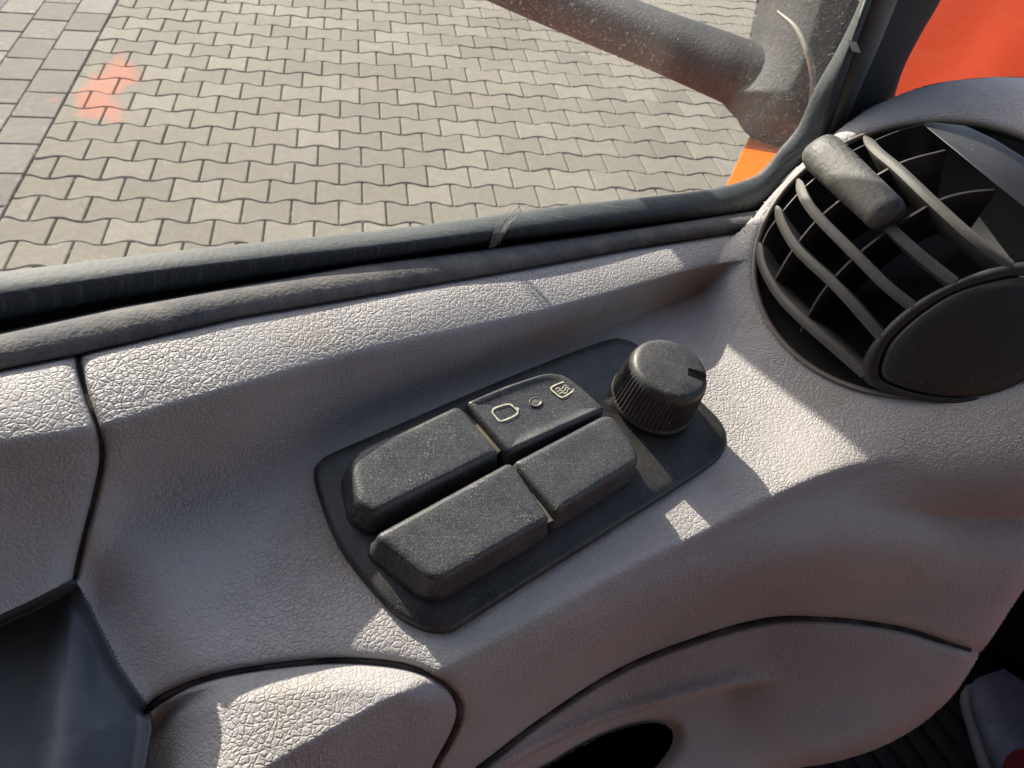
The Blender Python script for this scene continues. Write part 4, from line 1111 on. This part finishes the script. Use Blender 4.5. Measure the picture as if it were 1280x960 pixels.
rib = mesh_from('rib', [tuple(x) for x in ([dA * sa * .6 + dB * sb * w + np.array([0, 0, z]) for z, w in ((0.0002, .009), (.0045, .0065)) for sa, sb in ((-1, -1), (1, -1), (1, 1), (-1, 1))])], BF)
rib.materials.append(fm_)
for i in range(-14, 18):
    o = bpy.data.objects.new('rib', rib); col.objects.link(o); o.parent = mat_o; o.location = pc + dB * 0.027 * i
# shoe
per = thing('person', 'person in red trousers and pale blue trainer, cut off by the lower right edge', 'person')
toe = Pz(1258., 838., ZF + .05); toe[2] = ZF
ax = Pz(1300., 960., ZF + .02) - Pz(1262., 850., ZF + .02); ax[2] = 0; ax /= np.linalg.norm(ax); sx = np.cross([0, 0, 1], ax)
def shoe_rows(scale, z0, z1s, n_=28):
    rows = []
    for s_ in np.linspace(0.0, 1, 26):
        x = s_ * 0.29
        w = 0.048 * math.sqrt(max(0.0, 1 - (1 - min(1, s_ / 0.16)) ** 2.2)) * (1 - 0.18 * smoothstep(.35, .65, s_)) * (math.sqrt(max(0.0, 1 - ((s_ - .88) / .12) ** 2)) if s_ > .88 else 1)
        w = max(w, .002) * scale
        top = z1s(s_)
        ring = []
        for a_ in np.linspace(0, 2 * np.pi, n_, endpoint=False):
            cx, cz = math.cos(a_), math.sin(a_)
            sq = (abs(cx) ** 2.6 + abs(cz) ** 2.6) ** (-1 / 2.6)
            zz = z0 + (top - z0) * (0.5 + 0.5 * cz * sq)
            ring.append(toe + ax * (x - 0.004) + sx * (w * cx * sq) + np.array([0, 0, zz]))
        rows.append(np.array(ring))
    return rows
up_t = NT('shoe_canvas'); up_t.l(up_t.mix(up_t.rng(up_t.noise(60, 4).outputs[0], .4, .7), rgb(0.34, 0.42, 0.58), rgb(0.48, 0.55, 0.68)), up_t.b.inputs['Base Color']); up_t.b.inputs['Roughness'].default_value = 0.8
up_t.l(up_t.bump(up_t.noise(900, 2).outputs[0], 0.6, 0.0006), up_t.b.inputs['Normal'])
so_t = NT('shoe_sole'); so_t.b.inputs['Base Color'].default_value = rgb(0.42, 0.43, 0.47); so_t.b.inputs['Roughness'].default_value = 0.6
obj('shoe', loft_mesh('shoe', shoe_rows(0.93, 0.014, lambda s_: 0.048 + 0.055 * smoothstep(.2, .75, s_)), close_u=True, caps=True), up_t.m, per)
shoe_o = per.children[0] if per.children else None
obj('sole', loft_mesh('sole', shoe_rows(1.0, 0.0, lambda s_: 0.024), close_u=True, caps=True), so_t.m, per)
rd = NT('red_cloth'); rd.l(rd.mix(rd.rng(rd.noise(40, 4).outputs[0], .35, .7), rgb(0.30, 0.016, 0.03), rgb(0.40, 0.03, 0.045)), rd.b.inputs['Base Color']); rd.b.inputs['Roughness'].default_value = 0.85
rd.l(rd.bump(rd.noise(1200, 2).outputs[0], 0.6, 0.0005), rd.b.inputs['Normal'])
an = toe + ax * 0.20
rows = []
for i, (z_, r_, sh) in enumerate([(.075, .088, 0), (.085, .092, 0), (.13, .085, .01), (.22, .078, .03), (.34, .082, .06), (.45, .088, .08)]):
    a_ = np.linspace(0, 2 * np.pi, 36, endpoint=False)[:, None]
    rr = r_ * (1 + 0.05 * np.sin(a_ * 5 + z_ * 20))
    rows.append(an + ax * sh + np.array([0, 0, z_]) + rr * (np.cos(a_) * ax + np.sin(a_) * sx))
obj('trouser_leg', loft_mesh('trouser_leg', rows, close_u=True, caps=True), rd.m, per)

jk = NT('jacket_cloth'); jk.l(jk.mix(jk.rng(jk.noise(30, 4).outputs[0], .35, .7), rgb(0.115, 0.058, 0.046), rgb(0.15, 0.078, 0.062)), jk.b.inputs['Base Color']); jk.b.inputs['Roughness'].default_value = 0.9
# the same person's unseen lap and brownish jacket, added to bounce warm light
def body_loft(name, sections, mat):
    rows = []
    for (x, y, z), rx, ry, rot in sections:
        a_ = np.linspace(0, 2 * np.pi, 40, endpoint=False)
        px, py = rx * np.cos(a_), ry * np.sin(a_)
        rows.append(np.stack([x + px * math.cos(rot) - py * math.sin(rot), y + px * math.sin(rot) + py * math.cos(rot), np.full(40, z)], -1))
    o = obj(name, loft_mesh(name, rows, close_u=True, caps=True), mat, per)
    m_ = o.modifiers.new('s', 'SUBSURF'); m_.levels = 1; m_.render_levels = 1
    return o
body_loft('jacket', [((.30, -.50, 1.30), .20, .14, .2), ((.29, -.50, 1.42), .22, .15, .2), ((.27, -.49, 1.60), .23, .15, .2), ((.24, -.48, 1.78), .25, .15, .2), ((.22, -.48, 1.92), .24, .14, .2), ((.21, -.48, 1.99), .17, .11, .2), ((.21, -.48, 2.03), .08, .08, .2)], jk.m)
thigh = spline([(.36, -.46, 1.38), (.48, -.33, 1.42), (.60, -.18, 1.47), (.68, -.06, 1.48), (.72, .0, 1.44)], 20)
obj('lap', tube('lap', thigh, np.linspace(.095, .078, 20), 28), rd.m, per)
